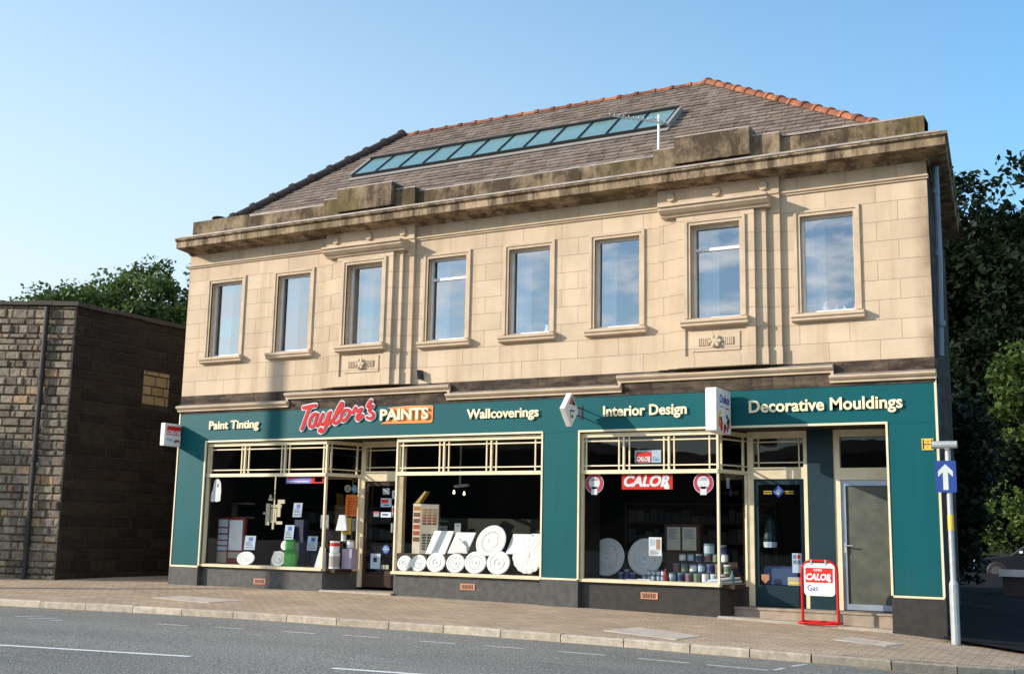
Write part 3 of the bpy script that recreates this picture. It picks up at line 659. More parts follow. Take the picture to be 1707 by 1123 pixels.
def glass_quad(mb, a, b, z0, z1, off=.015):
    (x0, y0), (x1, y1) = a, b; d = Vector((x1 - x0, y1 - y0, 0)); nrm = Vector((d.y, -d.x, 0)).normalized() * -off
    mb.face([(x0 + nrm.x, y0 + nrm.y, z0), (x1 + nrm.x, y1 + nrm.y, z0), (x1 + nrm.x, y1 + nrm.y, z1), (x0 + nrm.x, y0 + nrm.y, z1)])
def display_window(x0, x1, main, thin, splay, corner):
    mb = MB()
    mb.box(x0, x1, WY - .04, WY + .04, 2.86, 2.93); mb.box(x0, x1, WY - .045, WY + .04, 2.235, 2.30)
    mb.box(x0, x0 + .05, WY - .03, WY + .04, .475, 2.86) if corner != 'l' else mb.box(x0 - .012, x0 + .022, WY - .03, WY + .03, .475, 2.86)
    mb.box(x1 - .04, x1, WY - .03, WY + .04, .475, 2.86) if corner != 'r' else mb.box(x1 - .024, x1 + .012, WY - .03, WY + .03, .475, 2.86)
    bars(mb, thin, main, x0 + .02, x1 - .02)
    if splay: splay_bars(mb, *splay)
    f = mb.build('display_window', CREAM, B)
    g_ = MB(); glass_quad(g_, (x0 + .02, WY), (x1 - .02, WY), .47, 2.86)
    if splay:
        a, b = splay
        glass_quad(g_, a, b, .47, 2.86) if b[0] > a[0] else glass_quad(g_, a, b, .47, 2.86)
    g_.build('window_pane', GSHOP, f)
    s = MB(); s.xprof([(WY - .075, .43), (WY - .08, .475), (WY + .05, .488), (WY + .05, .43)][::-1], x0 - (.02 if corner == 'l' else 0), x1 + (.02 if corner == 'r' else 0)); s.build('window_sill', CREAM, f)
    return f
display_window(-17.08, -14.0, [-16.09, -15.05], [-17.0, -16.18, -15.99, -15.14, -14.94, -14.09], ((-14.0, .1), (-13.70, .82)), 'r')
display_window(-12.35, -9.25, [-11.32, -10.32], [-12.23, -11.42, -11.22, -10.42, -10.22, -9.43], ((-12.66, .82), (-12.35, .1)), 'l')
display_window(-8.53, -6.08, [-7.74, -6.93], [-8.44, -7.83, -7.64, -7.02, -6.84, -6.23], ((-6.08, .1), (-5.82, .82)), 'r')
# window beds
mb = MB(); mb.box(-17.06, -13.75, .16, 1.5, .40, .47); mb.box(-12.60, -9.27, .16, 1.5, .40, .47); mb.box(-8.5, -5.85, .16, 1.6, .40, .47); mb.build('window_bed', DWOOD, B)
# interior shell
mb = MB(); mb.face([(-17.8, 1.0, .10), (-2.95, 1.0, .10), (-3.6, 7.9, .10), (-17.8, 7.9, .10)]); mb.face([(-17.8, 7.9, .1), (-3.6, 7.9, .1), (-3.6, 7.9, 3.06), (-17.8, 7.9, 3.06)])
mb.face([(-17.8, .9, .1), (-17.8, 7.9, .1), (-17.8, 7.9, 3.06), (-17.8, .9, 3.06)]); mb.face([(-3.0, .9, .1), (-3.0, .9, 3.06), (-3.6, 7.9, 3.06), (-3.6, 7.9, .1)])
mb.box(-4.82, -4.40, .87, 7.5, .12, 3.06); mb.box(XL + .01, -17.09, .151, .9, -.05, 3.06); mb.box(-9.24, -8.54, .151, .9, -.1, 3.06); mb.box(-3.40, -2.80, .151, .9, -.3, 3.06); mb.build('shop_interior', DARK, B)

# --- doors and lobbies
def lobby_floor(x0, x1, y0, y1, zf, name):
    mb = MB(); 
    mb.mesh([(x0, y0, zf(x0)), (x1, y0, zf(x1)), (x1, y1, zf(x1)), (x0, y1, zf(x0)), (x0, y0, -.5), (x1, y0, -.5), (x1, y1, -.5), (x0, y1, -.5)], [(0, 1, 2, 3), (4, 5, 1, 0), (5, 6, 2, 1), (7, 4, 0, 3)])
    return mb
lobby_floor(-14.0, -12.35, .02, .95, lambda x: .075, 'l').build('threshold', TILE, B)
lobby_floor(-6.08, -3.41, -.03, .5, lambda x: base(x) + .02, 'r').build('threshold', TILE, B)
mb = MB(); mb.box(-6.05, -3.41, .45, 1.0, -.4, .115); mb.box(-6.05, -3.41, .43, .5, .085, .118); mb.build('door_step', plain('worn_step_stone', (.34, .27, .20), .8, (.22, .17, .13), 6.), B)
mb = MB(); mb.face([(-6.08, -.034, base(-6.08) + .021), (-3.41, -.034, base(-3.41) + .021), (-3.41, .05, base(-3.41) + .024), (-6.08, .05, base(-6.08) + .024)])
mb.build('threshold_edge', WHITE, B)
mb = MB(); mb.face([(-14.0, .016, .079), (-12.35, .016, .079), (-12.35, .10, .080), (-14.0, .10, .080)]); mb.build('threshold_edge', WHITE, B)
DY = .85
def door(x0, x1, z0, z1, leaf, gl, kick, kmat, trans, jl, jr, handle=False):
    mb = MB()                                          # cream frame with its fanlight
    mb.box(x0 - jl, x0, DY - .04, DY + .06, z0, 2.95); mb.box(x1, x1 + jr, DY - .04, DY + .06, z0, 2.95)
    mb.box(x0, x1, DY - .04, DY + .06, z1, z1 + .19); mb.box(x0, x1, DY - .035, DY + .05, 2.84, 2.95)
    if trans:
        for z in (2.44, 2.78): mb.box(x0, x1, DY, DY + .02, z - .01, z + .01)
        for x in (x0 + .08, x1 - .08): mb.box(x - .01, x + .01, DY, DY + .02, z1 + .19, 2.84)
    fr = mb.build('door_frame', CREAM, B)
    g_ = MB(); g_.face([(x0, DY + .03, z1 + .19), (x1, DY + .03, z1 + .19), (x1, DY + .03, 2.84), (x0, DY + .03, 2.84)]); g_.build('fanlight', GSHOP, fr)
    d = MB(); s = .07; y0, y1 = DY - .01, DY + .04
    d.box(x0, x0 + s, y0, y1, z0 + .01, z1); d.box(x1 - s, x1, y0, y1, z0 + .01, z1); d.box(x0 + s, x1 - s, y0, y1, z1 - .09, z1); d.box(x0 + s, x1 - s, y0, y1, z0 + .01, z0 + kick)
    o = d.build('door', leaf, B)
    if kmat: k = MB(); k.box(x0 + s - .01, x1 - s + .01, y0 - .006, y0 + .01, z0 + .05, z0 + kick - .02); k.build('kick_panel', kmat, o)
    g_ = MB(); g_.face([(x0 + s, DY + .015, z0 + kick), (x1 - s, DY + .015, z0 + kick), (x1 - s, DY + .015, z1 - .09), (x0 + s, DY + .015, z1 - .09)]); g_.build('door_pane', gl, o)
    if handle:
        h = MB(); hx = x0 + .05; h.box(hx - .02, hx + .02, y0 - .012, y0 + .004, 1.0, 1.16); h.tube([(hx, y0 - .01, 1.12), (hx, y0 - .05, 1.12), (hx + .12, y0 - .05, 1.115)], .011, 6); h.build('door_handle', GALV, o)
    return o
door(-13.60, -12.78, .12, 2.17, DWOOD, GSHOP, .26, None, True, .10, .10)
door(-5.72, -4.885, .12, 2.17, NAVY, GSHOP, .34, NAVY, True, .10, .065)
door(-4.30, -3.44, .12, 2.15, ALU, GOBS, .10, None, False, .10, .03, True)
mb = MB(); mb.box(-4.82, -4.40, DY - .06, DY + .3, .0, 2.95); mb.build('door_pier', NAVY, B)  # teal pier, the lobby's shade put into a darker paint colour
# drainpipe on the right corner, and an iron bracket
mb = MB(); mb.tube([(-2.60, .42, 7.0), (-2.60, .42, 5.4), (-2.64, .42, 4.0)], .05, 10)
for z in (6.6, 5.6, 4.5): mb.tube([(-2.612, .42, z - .04), (-2.612, .42, z + .04)], .066, 10)
mb.build('drainpipe', PIPE, B)
mb = MB(); mb.obox((-11.80, -.14, 4.0), (.05, .03, .0), (0, .14, 0), (-.03, 0, .18)); mb.build('cable_bracket', IRON, B)

# --- raised lettering on the fascia
LET = plain('cream_letter', (.80, .71, .48), .5, (.72, .62, .40))
def letters(s, x0, x1, zb, cap, y=-.006, bold=.022):
    mb = MB(); add_text(mb, s, (x0, y, zb), x1 - x0, cap, depth=.03, bold=bold); return mb.build('raised_lettering', LET, B)
letters('Paint Tinting', -17.0, -15.67, 3.215, .165)
letters('Wallcoverings', -10.78, -9.31, 3.245, .17)
letters('Interior Design', -8.07, -6.57, 3.205, .175)
letters('Decorative Mouldings', -5.52, -3.15, 3.185, .19)
SW = [(-12.70, 3.205), (-11.56, 3.195), (-11.525, 3.22), (-11.52, 3.50), (-11.55, 3.52), (-12.10, 3.53), (-12.55, 3.505), (-12.40, 3.46), (-12.66, 3.40), (-12.3, 3.33), (-12.55, 3.26)]
mb = MB(); mb.sweep(SW, [[(x, -.004, z) for x, z in reversed(SW)], [(x, -.016, z) for x, z in reversed(SW)]][::-1])
mb.build('paint_stroke_panel', ORNG, B)
mb = MB(); add_text(mb, 'PAINTS', (-12.69, -.018, 3.275), 1.09, .205, depth=.035, bold=.03); mb.build('raised_lettering', LET, B)
TS = {'Tbar': [(-14.55, 3.575), (-14.402, 3.595), (-14.251, 3.612)], 'Tstem': [(-14.385, 3.6), (-14.456, 3.42), (-14.522, 3.248), (-14.566, 3.16)],
 'a': [(-14.186, 3.428), (-14.262, 3.448), (-14.355, 3.364), (-14.381, 3.253), (-14.344, 3.19), (-14.26, 3.232), (-14.194, 3.385)], 'a2': [(-14.193, 3.437), (-14.24, 3.257), (-14.188, 3.209), (-14.123, 3.28)],
 'y': [(-14.057, 3.441), (-14.114, 3.314), (-14.11, 3.245), (-14.035, 3.243), (-13.965, 3.327), (-13.918, 3.446)], 'y2': [(-13.877, 3.47), (-13.94, 3.274), (-14.007, 3.13), (-14.086, 3.09), (-14.13, 3.112), (-14.094, 3.15)],
 'l': [(-13.906, 3.231), (-13.765, 3.372), (-13.625, 3.522), (-13.583, 3.606), (-13.621, 3.638), (-13.69, 3.541), (-13.776, 3.372), (-13.792, 3.279), (-13.737, 3.243), (-13.655, 3.3)],
 'o': [(-13.487, 3.5), (-13.559, 3.477), (-13.617, 3.367), (-13.592, 3.298), (-13.509, 3.313), (-13.43, 3.413), (-13.423, 3.481), (-13.487, 3.5)], 'o2': [(-13.444, 3.473), (-13.358, 3.436), (-13.308, 3.477)],
 'r': [(-13.28, 3.535), (-13.308, 3.477), (-13.215, 3.482), (-13.133, 3.505), (-13.191, 3.422), (-13.239, 3.347), (-13.206, 3.304), (-13.107, 3.385)], 'ap': [(-12.924, 3.646), (-12.963, 3.6), (-12.991, 3.55)],
 's': [(-12.879, 3.555), (-12.938, 3.498), (-12.946, 3.456), (-12.861, 3.403), (-12.859, 3.344), (-12.929, 3.312), (-13.002, 3.34)]}
for part in (('Tbar', 'Tstem', 'a', 'a2', 'y', 'y2', 'l', 'o', 'o2', 'r'), ('ap', 's')):
    mb = MB(); mo = MB()
    for k in part:
        r = .036 if k in ('Tbar', 'Tstem', 'ap') else .030
        stroke(mb, TS[k], r, -.03, -.045); stroke(mo, TS[k], r + .022, -.004, -.03)
    nm_ = mo.build('script_outline', PAPER, B); mb.build('script_lettering', RED, nm_)

# ------------------------------------------------------------------ signs
def calor(mb, o, w, cap, u=(1, 0, 0), v=(0, 0, 1), m=0, d=.004):
    add_text(mb, 'CALOR', o, w, cap, u, v, d, .25, .045, m)
    u = Vector(u).normalized(); v = Vector(v).normalized(); n = u.cross(v); o = Vector(o)
    q = [o + u * (w * .84) + v * (cap * .18), o + u * (w * .90) - v * (cap * .28), o + u * w * 1.0 - v * (cap * .28), o + u * (w * .955) + v * (cap * .25)]
    mb.sweep(q, [q, [p + n * d * 1.4 for p in q]], m)
def rbox(mb, o, u, v, n, r, m=0, seg=5):
    """rounded slab: corner o, edge vectors u, v, thickness vector n (u x v along n)"""
    o, u, v, n = map(Vector, (o, u, v, n)); U, V = u.normalized(), v.normalized(); a, b = u.length, v.length; ring = []
    for cx, cy, s in ((a - r, r, -90), (a - r, b - r, 0), (r, b - r, 90), (r, r, 180)):
        for k in range(seg + 1):
            t = R_(s + 90 * k / seg); ring.append(o + U * (cx + r * math.cos(t)) + V * (cy + r * math.sin(t)))
    mb.sweep(ring, [ring, [p + n for p in ring]], m)
def disc(mb, o, r, u, v, d, m=0, n=18):
    o, u, v = map(Vector, (o, u, v)); nn = u.cross(v)
    q = [o + r * (math.cos(6.2832 * k / n) * u + math.sin(6.2832 * k / n) * v) for k in range(n)]
    mb.sweep(q, [q, [p + nn * d for p in q]], m)
UY = (0, 1, 0)
# projecting box with the red panel, left end of the shop
t = thing('projecting_sign', (-17.83, -.25, 2.85), 'small white box sign with a red panel projecting from the left end of the shopfront', 'shop sign', 'projecting signs on the shopfront')
X0 = -17.77
mb = MB(); mb.box(X0 - .12, X0, -.50, -.03, 2.86, 3.33); mb.build('sign_box', WHITE, t, bevel=.015)
mb = MB(); mb.box(X0 - .08, X0 - .04, -.03, .0, 3.0, 3.2); mb.build('sign_bracket', IRON, t)
mb = MB(); mb.box(X0, X0 + .004, -.44, -.045, 3.09, 3.275); mb.build('red_panel', SRED, t)
mb = MB(); calor(mb, (X0 + .005, -.43, 3.11), .37, .075, UY)
mb.build('sign_lettering', PAPER, t)
mb = MB(); add_text(mb, 'Gas', (X0 + .002, -.42, 2.97), .15, .06, UY, depth=.004); mb.build('blue_lettering', LBLUE, t)
mb = MB()
for k, (y, z, c) in enumerate(((-.2, 2.965, 0), (-.17, 2.985, 0), (-.14, 2.97, 2), (-.115, 2.99, 2), (-.09, 2.965, 2), (-.20, 2.945, 0))): disc(mb, (X0 + .001, y, z), .02, (0, 1, 0), (0, 0, 1), .005, c, 10)
mb.build('coloured_dots', [BLUE, LBLUE, SRED], t)
# diamond sign
t = thing('projecting_sign', (-8.5, -.25, 2.97), 'white diamond shaped sign on iron brackets between the two shop windows', 'shop sign', 'projecting signs on the shopfront')
X0 = -8.45; cy, cz = -.475, 3.285; hy, hz = .275, .29
q = [Vector((X0, cy - hy, cz)), Vector((X0, cy, cz - hz)), Vector((X0, cy + hy, cz)), Vector((X0, cy, cz + hz))]
mb = MB(); mb.sweep(q, [[p - Vector((.10, 0, 0)) for p in q], q]); mb.build('sign_box', WHITE, t, bevel=.012)
q2 = [Vector((X0 + .001, cy, cz + hz * .82)), Vector((X0 + .001, cy - hy * .45, cz + hz * .30)), Vector((X0 + .001, cy + hy * .5, cz + hz * .30))]
mb = MB(); mb.sweep(q2, [q2, [p + Vector((.004, 0, 0)) for p in q2]], 0)
q3 = [Vector((X0 + .002, cy + hy * .0, cz + hz * .30)), Vector((X0 + .002, cy + hy * .50, cz + hz * .30)), Vector((X0 + .002, cy + hy * .18, cz + hz * .62))]
mb.sweep(q3, [q3, [p + Vector((.005, 0, 0)) for p in q3]], 1)
mb.box(X0, X0 + .004, cy - .06, cy + .09, cz - .03, cz - .005, 1); mb.box(X0, X0 + .004, cy - .07, cy - .055, cz - .16, cz - .005, 1); disc(mb, (X0, cy + .02, cz - .11), .03, (0, 1, 0), (0, 0, 1), .004, 1, 10)
mb.build('sign_print', [plain('faded_red_print', (.45, .12, .10), .6), BLACK], t)
mb = MB(); mb.tube([(X0 - .05, cy + hy * .75, cz + .07), (X0 - .05, .0, cz + .07)], .01, 6); mb.tube([(X0 - .05, cy + hy * .75, cz - .07), (X0 - .05, .0, cz - .07)], .01, 6); mb.box(X0 - .08, X0 - .02, -.012, -.002, cz - .12, cz + .12); mb.build('sign_bracket', IRON, t)
# tall box sign with dots of colour
t = thing('projecting_sign', (-5.88, -.4, 2.8), 'tall white box sign with coloured dots projecting above the right window corner', 'shop sign', 'projecting signs on the shopfront')
X0 = -5.80
mb = MB(); rbox(mb, (X0 - .18, -.80, 2.83), (0, .71, 0), (0, 0, .69), (.18, 0, 0), .04); mb.build('sign_box', WHITE, t, bevel=.008)
mb = MB(); mb.box(X0 - .12, X0 - .06, -.09, .0, 3.0, 3.3); mb.build('sign_bracket', IRON, t)
mb = MB(); add_text(mb, 'Dulux', (X0 + .001, -.64, 3.30), .48, .125, UY, depth=.004, bold=.02, m=0)
mb.box(X0, X0 + .003, -.64, -.46, 3.225, 3.24, 3); mb.box(X0, X0 + .003, -.36, -.2, 3.215, 3.235, 2)
for y, z, c, r in ((-.66, 3.10, 4, .04), (-.60, 3.15, 4, .035), (-.67, 3.03, 5, .045), (-.58, 3.04, 1, .04), (-.66, 2.96, 5, .05), (-.55, 2.97, 2, .05), (-.57, 2.90, 2, .055), (-.40, 2.93, 1, .05), (-.42, 2.885, 6, .055), (-.28, 2.905, 6, .05), (-.22, 2.965, 2, .05), (-.30, 3.10, 1, .035), (-.24, 3.06, 1, .035), (-.18, 3.03, 1, .03), (-.26, 3.0, 1, .04)): disc(mb, (X0, y, z), r, (0, 1, 0), (0, 0, 1), .003 + rnd.random() * .002, c, 12)
mb.build('sign_print', [BLUE, BLACK, SRED, LBLUE, YELL, ORNG, PINK], t)
# hydrant plate
t = thing('hydrant_plate', (-2.815, -.02, 2.54), 'small yellow hydrant plate with a black H on the right pilaster', 'hydrant sign')
mb = MB(); mb.box(-2.90, -2.735, -.018, -.0125, 2.54, 2.71); mb.build('plate', YSIGN, t)
mb = MB(); mb.box(-2.885, -2.868, -.021, -.018, 2.555, 2.695); mb.box(-2.767, -2.75, -.021, -.018, 2.555, 2.695); mb.box(-2.868, -2.767, -.021, -.018, 2.618, 2.632)
add_text(mb, '100', (-2.845, -.018, 2.655), .054, .022, depth=.002); add_text(mb, '4', (-2.828, -.018, 2.57), .02, .026, depth=.002); mb.build('plate_lettering', BLACK, t)
# one-way sign on its post
PX, PY = -2.48, -.44; pz = zpave(PX, PY)
t = thing('sign_post', (PX, PY, pz), 'grey steel post with blue arrow sign and lamp at the right corner of the shop', 'road sign')
mb = MB(); mb.tube([(PX, PY, pz), (PX, PY, .62), (PX, PY, .68), (PX, PY, 2.52)], [.062, .062, .040, .040], 12); mb.lathe([(.042, 0), (.042, .02), (.03, .04), (.005, .05)], (PX, PY, 2.52), (0, 0, 1), 12)
mb.build('post', GALV, t, smooth=False)
sx0, sx1 = PX - .175, PX + .115
mb = MB(); rbox(mb, (sx0, PY - .052, 1.90), (.285, 0, 0), (0, 0, .45), (0, -.006, 0), .018); pn = mb.build('sign_panel', SBLUE, t)
mb = MB(); cx = (sx0 + sx1) / 2 - .005
A = [(-.035, 1.935), (.035, 1.935), (.035, 2.185), (.10, 2.12), (.10, 2.20), (0, 2.30), (-.10, 2.20), (-.10, 2.12), (-.035, 2.185)]
for poly in ([0, 1, 2, 8], [2, 3, 4, 5], [5, 6, 7, 8], [2, 5, 8]): mb.face([(cx + A[i][0], PY - .0605, A[i][1]) for i in poly])
mb.build('arrow', SWHT, pn)
mb = MB(); mb.box(PX - .05, PX + .05, PY - .05, PY + .045, 2.06, 2.10); mb.build('clamp', GALV, t)
mb = MB(); mb.tube([(PX - .20, PY - .06, 2.575), (PX + .14, PY - .06, 2.575)], .055, 12); mb.box(PX - .03, PX + .03, PY - .08, PY + .03, 2.51, 2.56); mb.build('lamp_housing', GALV, t)
mb = MB(); mb.tube([(PX, PY, 1.37), (PX, PY, 1.59)], .0415, 12); mb.build('reflective_band', YSIGN, t)
# free-standing board
ax0, ax1, ay = -4.77, -4.23, .13; az = base(-4.5) + .024
t = thing('pavement_sign', (-4.5, ay, az), 'red tubular framed swing board with a white panel outside the right hand doors', 'pavement sign')
mb = MB(); mb.tube([(ax0, ay, az + .02), (ax0, ay, .70)] + [(ax0 + .16 - .16 * math.cos(a), ay, .72 + .16 * math.sin(a)) for a in [R_(10 * k) for k in range(1, 10)]] + [(ax1 - .16 + .16 * math.sin(a), ay, .72 + .16 * math.cos(a)) for a in [R_(10 * k) for k in range(0, 9)]] + [(ax1, ay, .70), (ax1, ay, az + .02)], .021, 10)
mb.build('tube_frame', RED, t, smooth=False)
mb = MB(); loop = [(ax0 - .02, ay - .17, az + .02), (ax0 + .06, ay - .2, az + .02), (ax1 - .06, ay - .2, az + .02), (ax1 + .02, ay - .17, az + .02), (ax1 + .02, ay + .16, az + .02), (ax1 - .06, ay + .19, az + .02), (ax0 + .06, ay + .19, az + .02), (ax0 - .02, ay + .16, az + .02), (ax0 - .02, ay - .17, az + .02)]
mb.tube(loop, .018, 8); mb.build('base_loop', RED, t)
bx0, bx1, bz0, bz1 = -4.735, -4.265, .355, .845
mb = MB(); rbox(mb, (bx0, ay + .004, bz0), (bx1 - bx0, 0, 0), (0, 0, bz1 - bz0), (0, -.02, 0), .06); bd = mb.build('swing_panel', WHITE, t)
yb = ay - .0165
mb = MB(); mb.box(bx0 + .025, bx1 - .03, yb - .003, yb, .555, .775); mb.build('red_panel', SRED, bd)
mb = MB(); calor(mb, (bx0 + .035, yb - .003, .595), .38, .095); add_text(mb, 'OPEN', (bx0 + .15, yb - .003, .725), .13, .035, depth=.003, bold=.02); mb.build('white_lettering', PAPER, bd)
mb = MB(); add_text(mb, 'Gas', (bx0 + .05, yb - .001, .43), .16, .085, depth=.003); mb.build('blue_lettering', plain('slate_blue_ink', (.12, .12, .38), .5), bd)
for x in (-4.62, -4.40): mb = MB(); mb.box(x - .012, x + .012, ay - .024, ay + .02, .82, .90); mb.build('hanger', GALV, t)
# television aerial on the parapet
ax, ay2 = -7.27, .55
t = thing('television_aerial', (ax, ay2, 7.3), 'thin metal television aerial standing behind the parapet by the skylight', 'aerial')
mb = MB(); mb.tube([(ax - .02, ay2, 7.25), (ax, ay2, 8.66)], .024, 8); mb.build('mast', WHITE, t)
mb = MB(); mb.tube([(ax + .18, ay2 - .1, 8.45), (ax - .92, ay2 + .05, 8.80)], .010, 6); mb.build('boom', GALV, t)
for k in range(11):
    f = k / 10; p = Vector((ax + .12 - 1.0 * f, ay2 - .1 + .14 * f, 8.47 + .32 * f)); h = .15 if k > 1 else .24
    mb = MB(); mb.tube([p - Vector((.04, h, -.0)), p + Vector((.04, h, .0))], .007, 5); mb.build('element', GALV, t)
t = MB(); t.lathe([(.03, 0), (.03, .12), (.09, .15), (.16, .16), (.14, .19), (.02, .2)], (-17.45, .35, 7.7), (0, 0, 1), 14); t.solo('roof_ventilator', DRIDGE, 'small dark vent cap on the left end of the parapet', 'vent')

# ------------------------------------------------------------------ upstairs curtains and ornaments
def curtain(i, c):
    mb = MB(); x0 = c - .40; w = .30 if i != 5 else .26; n = 26; rows = [(6.30, 1.), (5.6, .98), (5.0, .96 if i != 7 else 1.05), (4.78, 1.0)]
    ys = lambda k: .30 + .028 * math.sin(k * 1.55 + i) + .012 * math.sin(k * .6)
    b = 0
    for z, s in rows: mb.v += [(x0 + w * s * k / n, ys(k), z) for k in range(n + 1)]
    for r in range(len(rows) - 1):
        for k in range(n): a = r * (n + 1) + k; mb.f.append((a + n + 1, a + n + 2, a + 1, a)); mb.m.append(0); mb.t.append(0.)
    o = mb.solo('net_curtain', NET, 'white net curtain drawn to the left in the %s upstairs window from the left' % ordinal(i), 'curtain', 'net curtains upstairs')
    sm = o.modifiers.new('thick', 'SOLIDIFY'); sm.thickness = .002
for i, c in enumerate(WINS): curtain(i, c if i not in (2, 6) else PC[0 if i == 2 else 1])
def vase(x, z, s, mat, label, cat='ornament'):
    MB().lathe([(.03 * s, 0), (.045 * s, .03 * s), (.05 * s, .08 * s), (.025 * s, .13 * s), (.04 * s, .17 * s), (.035 * s, .172 * s)], (x, .24, z), (0, 0, 1), 12).solo('ornament', mat, label, cat)
mb = MB(); mb.box(PC[1] - .45, WINS[7] + .5, .2, .29, 4.70, 4.745); mb.build('inner_sill', WHITE, B)
mb = MB(); mb.box(-17.25, -12.6, .2, .29, 4.70, 4.745); mb.box(-11.8, -7.35, .2, .29, 4.70, 4.745); mb.build('inner_sill', WHITE, B)
vase(-4.33, 4.745, 1.15, PLAST, 'white goblet shaped vase on the sill of the rightmost upstairs window')
vase(-4.14, 4.745, .7, LBLUE, 'small pale blue pot in the middle of the rightmost upstairs sill')
vase(-4.02, 4.745, .6, PLAST, 'small white pot right of centre on the rightmost upstairs sill')
vase(-3.86, 4.745, .75, plain('pink_flower', (.6, .12, .16), .7), 'pink flowery pot at the right end of the rightmost upstairs sill')
MB().box(-5.72, -5.63, .22, .27, 4.745, 4.85).solo('small_box', PLAST, 'small white box on the sill inside the right bay window', 'box')
vase(-9.30, 4.745, 1.0, PLAST, 'white ornament at the right end of the fifth upstairs window sill from the left')

# ------------------------------------------------------------------ things in the shop windows
def card(name, label, cat, x0, x1, z0, z1, y, mat, blocks=(), mats=(), lean=0., group=None, base_z=None):
    """stiff card or sticker facing the street; blocks are (u0,u1,v0,v1,material index) of its print"""
    t = thing(name, ((x0 + x1) / 2, y, z0), label, cat, group); v = Vector((0, lean, 1)).normalized(); h = (z1 - z0)
    mb = MB(); mb.obox((x0, y, z0), (x1 - x0, 0, 0), Vector((0, v.z, -v.y)) * .006, v * h); mb.build('card', mat, t)
    if blocks:
        pm = MB(); n = Vector((0, -v.z, v.y))
        for u0, u1, v0, v1, m in blocks:
            pm.obox(Vector((x0 + (x1 - x0) * u0, y, z0)) + v * (h * v0) + n * .0025, ((x1 - x0) * (u1 - u0), 0, 0), -n * .0025, v * (h * (v1 - v0)), m)
        pm.build('print', list(mats), t)
    return t
def lines(n, u0, u1, v0, v1, m=0, r=random.Random(3)):
    return [(u0, u0 + (u1 - u0) * r.uniform(.6, 1.), v0 + (v1 - v0) * k / n, v0 + (v1 - v0) * (k + .45) / n, m) for k in range(n)]
# left window
GY = .125
mb = MB(); gh = [(-16.98, 1.76), (-16.95, 1.73), (-16.86, 1.74), (-16.82, 1.73), (-16.72, 1.75), (-16.71, 1.95), (-16.73, 2.12), (-16.78, 2.19), (-16.83, 2.21), (-16.89, 2.18), (-16.92, 2.10), (-16.93, 2.0), (-16.97, 1.9)]
mb.sweep(gh, [[(x, GY + .006, z) for x, z in gh], [(x, GY, z) for x, z in gh]]); gt = thing('paper_cutout', (-16.84, GY, 1.73), 'white round topped paper cutout stuck on the left shop window', 'paper cutout'); mb.build('cutout', PAPER, gt)
mb = MB(); mb.box(-16.82, -16.79, GY - .003, GY, 2.03, 2.10); mb.build('print', BLACK, gt)
card('window_banner', 'long violet and red strip sticker along the top of the left shop window', 'sticker', -15.02, -14.07, 2.10, 2.235, GY, plain('violet_paper', (.25, .22, .62), .6), [(.66, 1, 0, 1, 0), (.04, .28, .66, .9, 0), (.04, .6, .22, .36, 1), (.75, .95, .2, .85, 1)], (SRED, PAPER))
# red rack of colour cards
t = thing('colour_card_rack', (-16.9, .5, .47), 'red rack of pale colour cards at the left end of the left shop window', 'display rack')
mb = MB(); mb.box(-17.42, -16.34, .50, .56, .47, 1.42); mb.build('rack_frame', plain('maroon_frame', (.20, .015, .015), .5), t)
def rc(x0, x1, z0, z1, m): mb = MB(); mb.box(x0, x1, .485, .499, z0, z1); mb.build('colour_card', m, t)
GC = plain('grey_card', (.30, .33, .34), .7); BE = plain('beige_card', (.42, .38, .30), .7)
for z0, z1, m in ((1.16, 1.38, BPAPER), (.93, 1.13, BPAPER), (.76, .90, BPAPER), (.60, .73, GC), (.49, .57, GC)): rc(-17.36, -17.10, z0, z1, m)
for z0, z1, m in ((1.23, 1.38, BPAPER), (1.10, 1.20, BPAPER), (.97, 1.07, BPAPER), (.86, .94, BPAPER), (.75, .83, BPAPER), (.50, .72, BE)): rc(-17.05, -16.80, z0, z1, m)
rc(-16.75, -16.40, .76, 1.37, PAPER); rc(-16.75, -16.40, .60, .72, BE)
for k, (x0, x1, z0, z1, lb) in enumerate(((-16.30, -16.02, .78, 1.06, 'pale blue price card beside the red colour card rack'), (-15.08, -14.86, 1.45, 1.73, 'pale blue price card standing on top of the blue boxes'), (-15.27, -15.04, 1.0, 1.29, 'pale blue price card above the green tins'), (-14.68, -14.44, .80, 1.08, 'pale blue price card between the blue boxes and the window corner'))):
    card('price_card', lb, 'price card', x0, x1, z0, z1, .45, BPAPER, [(.1, .9, .12, .2, 0), (.1, .8, .3, .36, 0), (.35, .75, .62, .9, 1)] + lines(3, .1, .9, .4, .6), (INK, BLUE), lean=.1, group='price cards in the left shop window')
DBL = plain('dark_blue_box', (.006, .012, .05), .6)
for k in range(3): mb = MB(); mb.box(-15.10 + .01 * k, -14.84 - .008 * k, .53, .68, .47 + .31 * k, .47 + .31 * k + .305); mb.solo('product_box', DBL, ['dark blue box at the bottom of the stack behind the green tins', 'dark blue box in the middle of the stack behind the green tins', 'dark blue box on top of the stack behind the green tins, under a price card'][k], 'box', 'boxes on the left window bed')
def tin(x, y, z, r, h, mats, label, group, lid=True, bands=((.12, .8, 1),)):
    t_ = MB(); t_.lathe([(r * .97, 0), (r, .01 * h), (r, h * .94), (r * 1.03, h * .95), (r * 1.03, h), (r * .8, h), (r * .78, h * .97), (.001, h * .97)], (x, y, z), (0, 0, 1), 16)
    for a, b, m in bands: t_.lathe([(r * .99, a * h), (r * 1.008, a * h), (r * 1.008, b * h), (r * .99, b * h)], (x, y, z), (0, 0, 1), 16, m)
    return t_.solo('paint_tin', mats, label, 'tin', group)
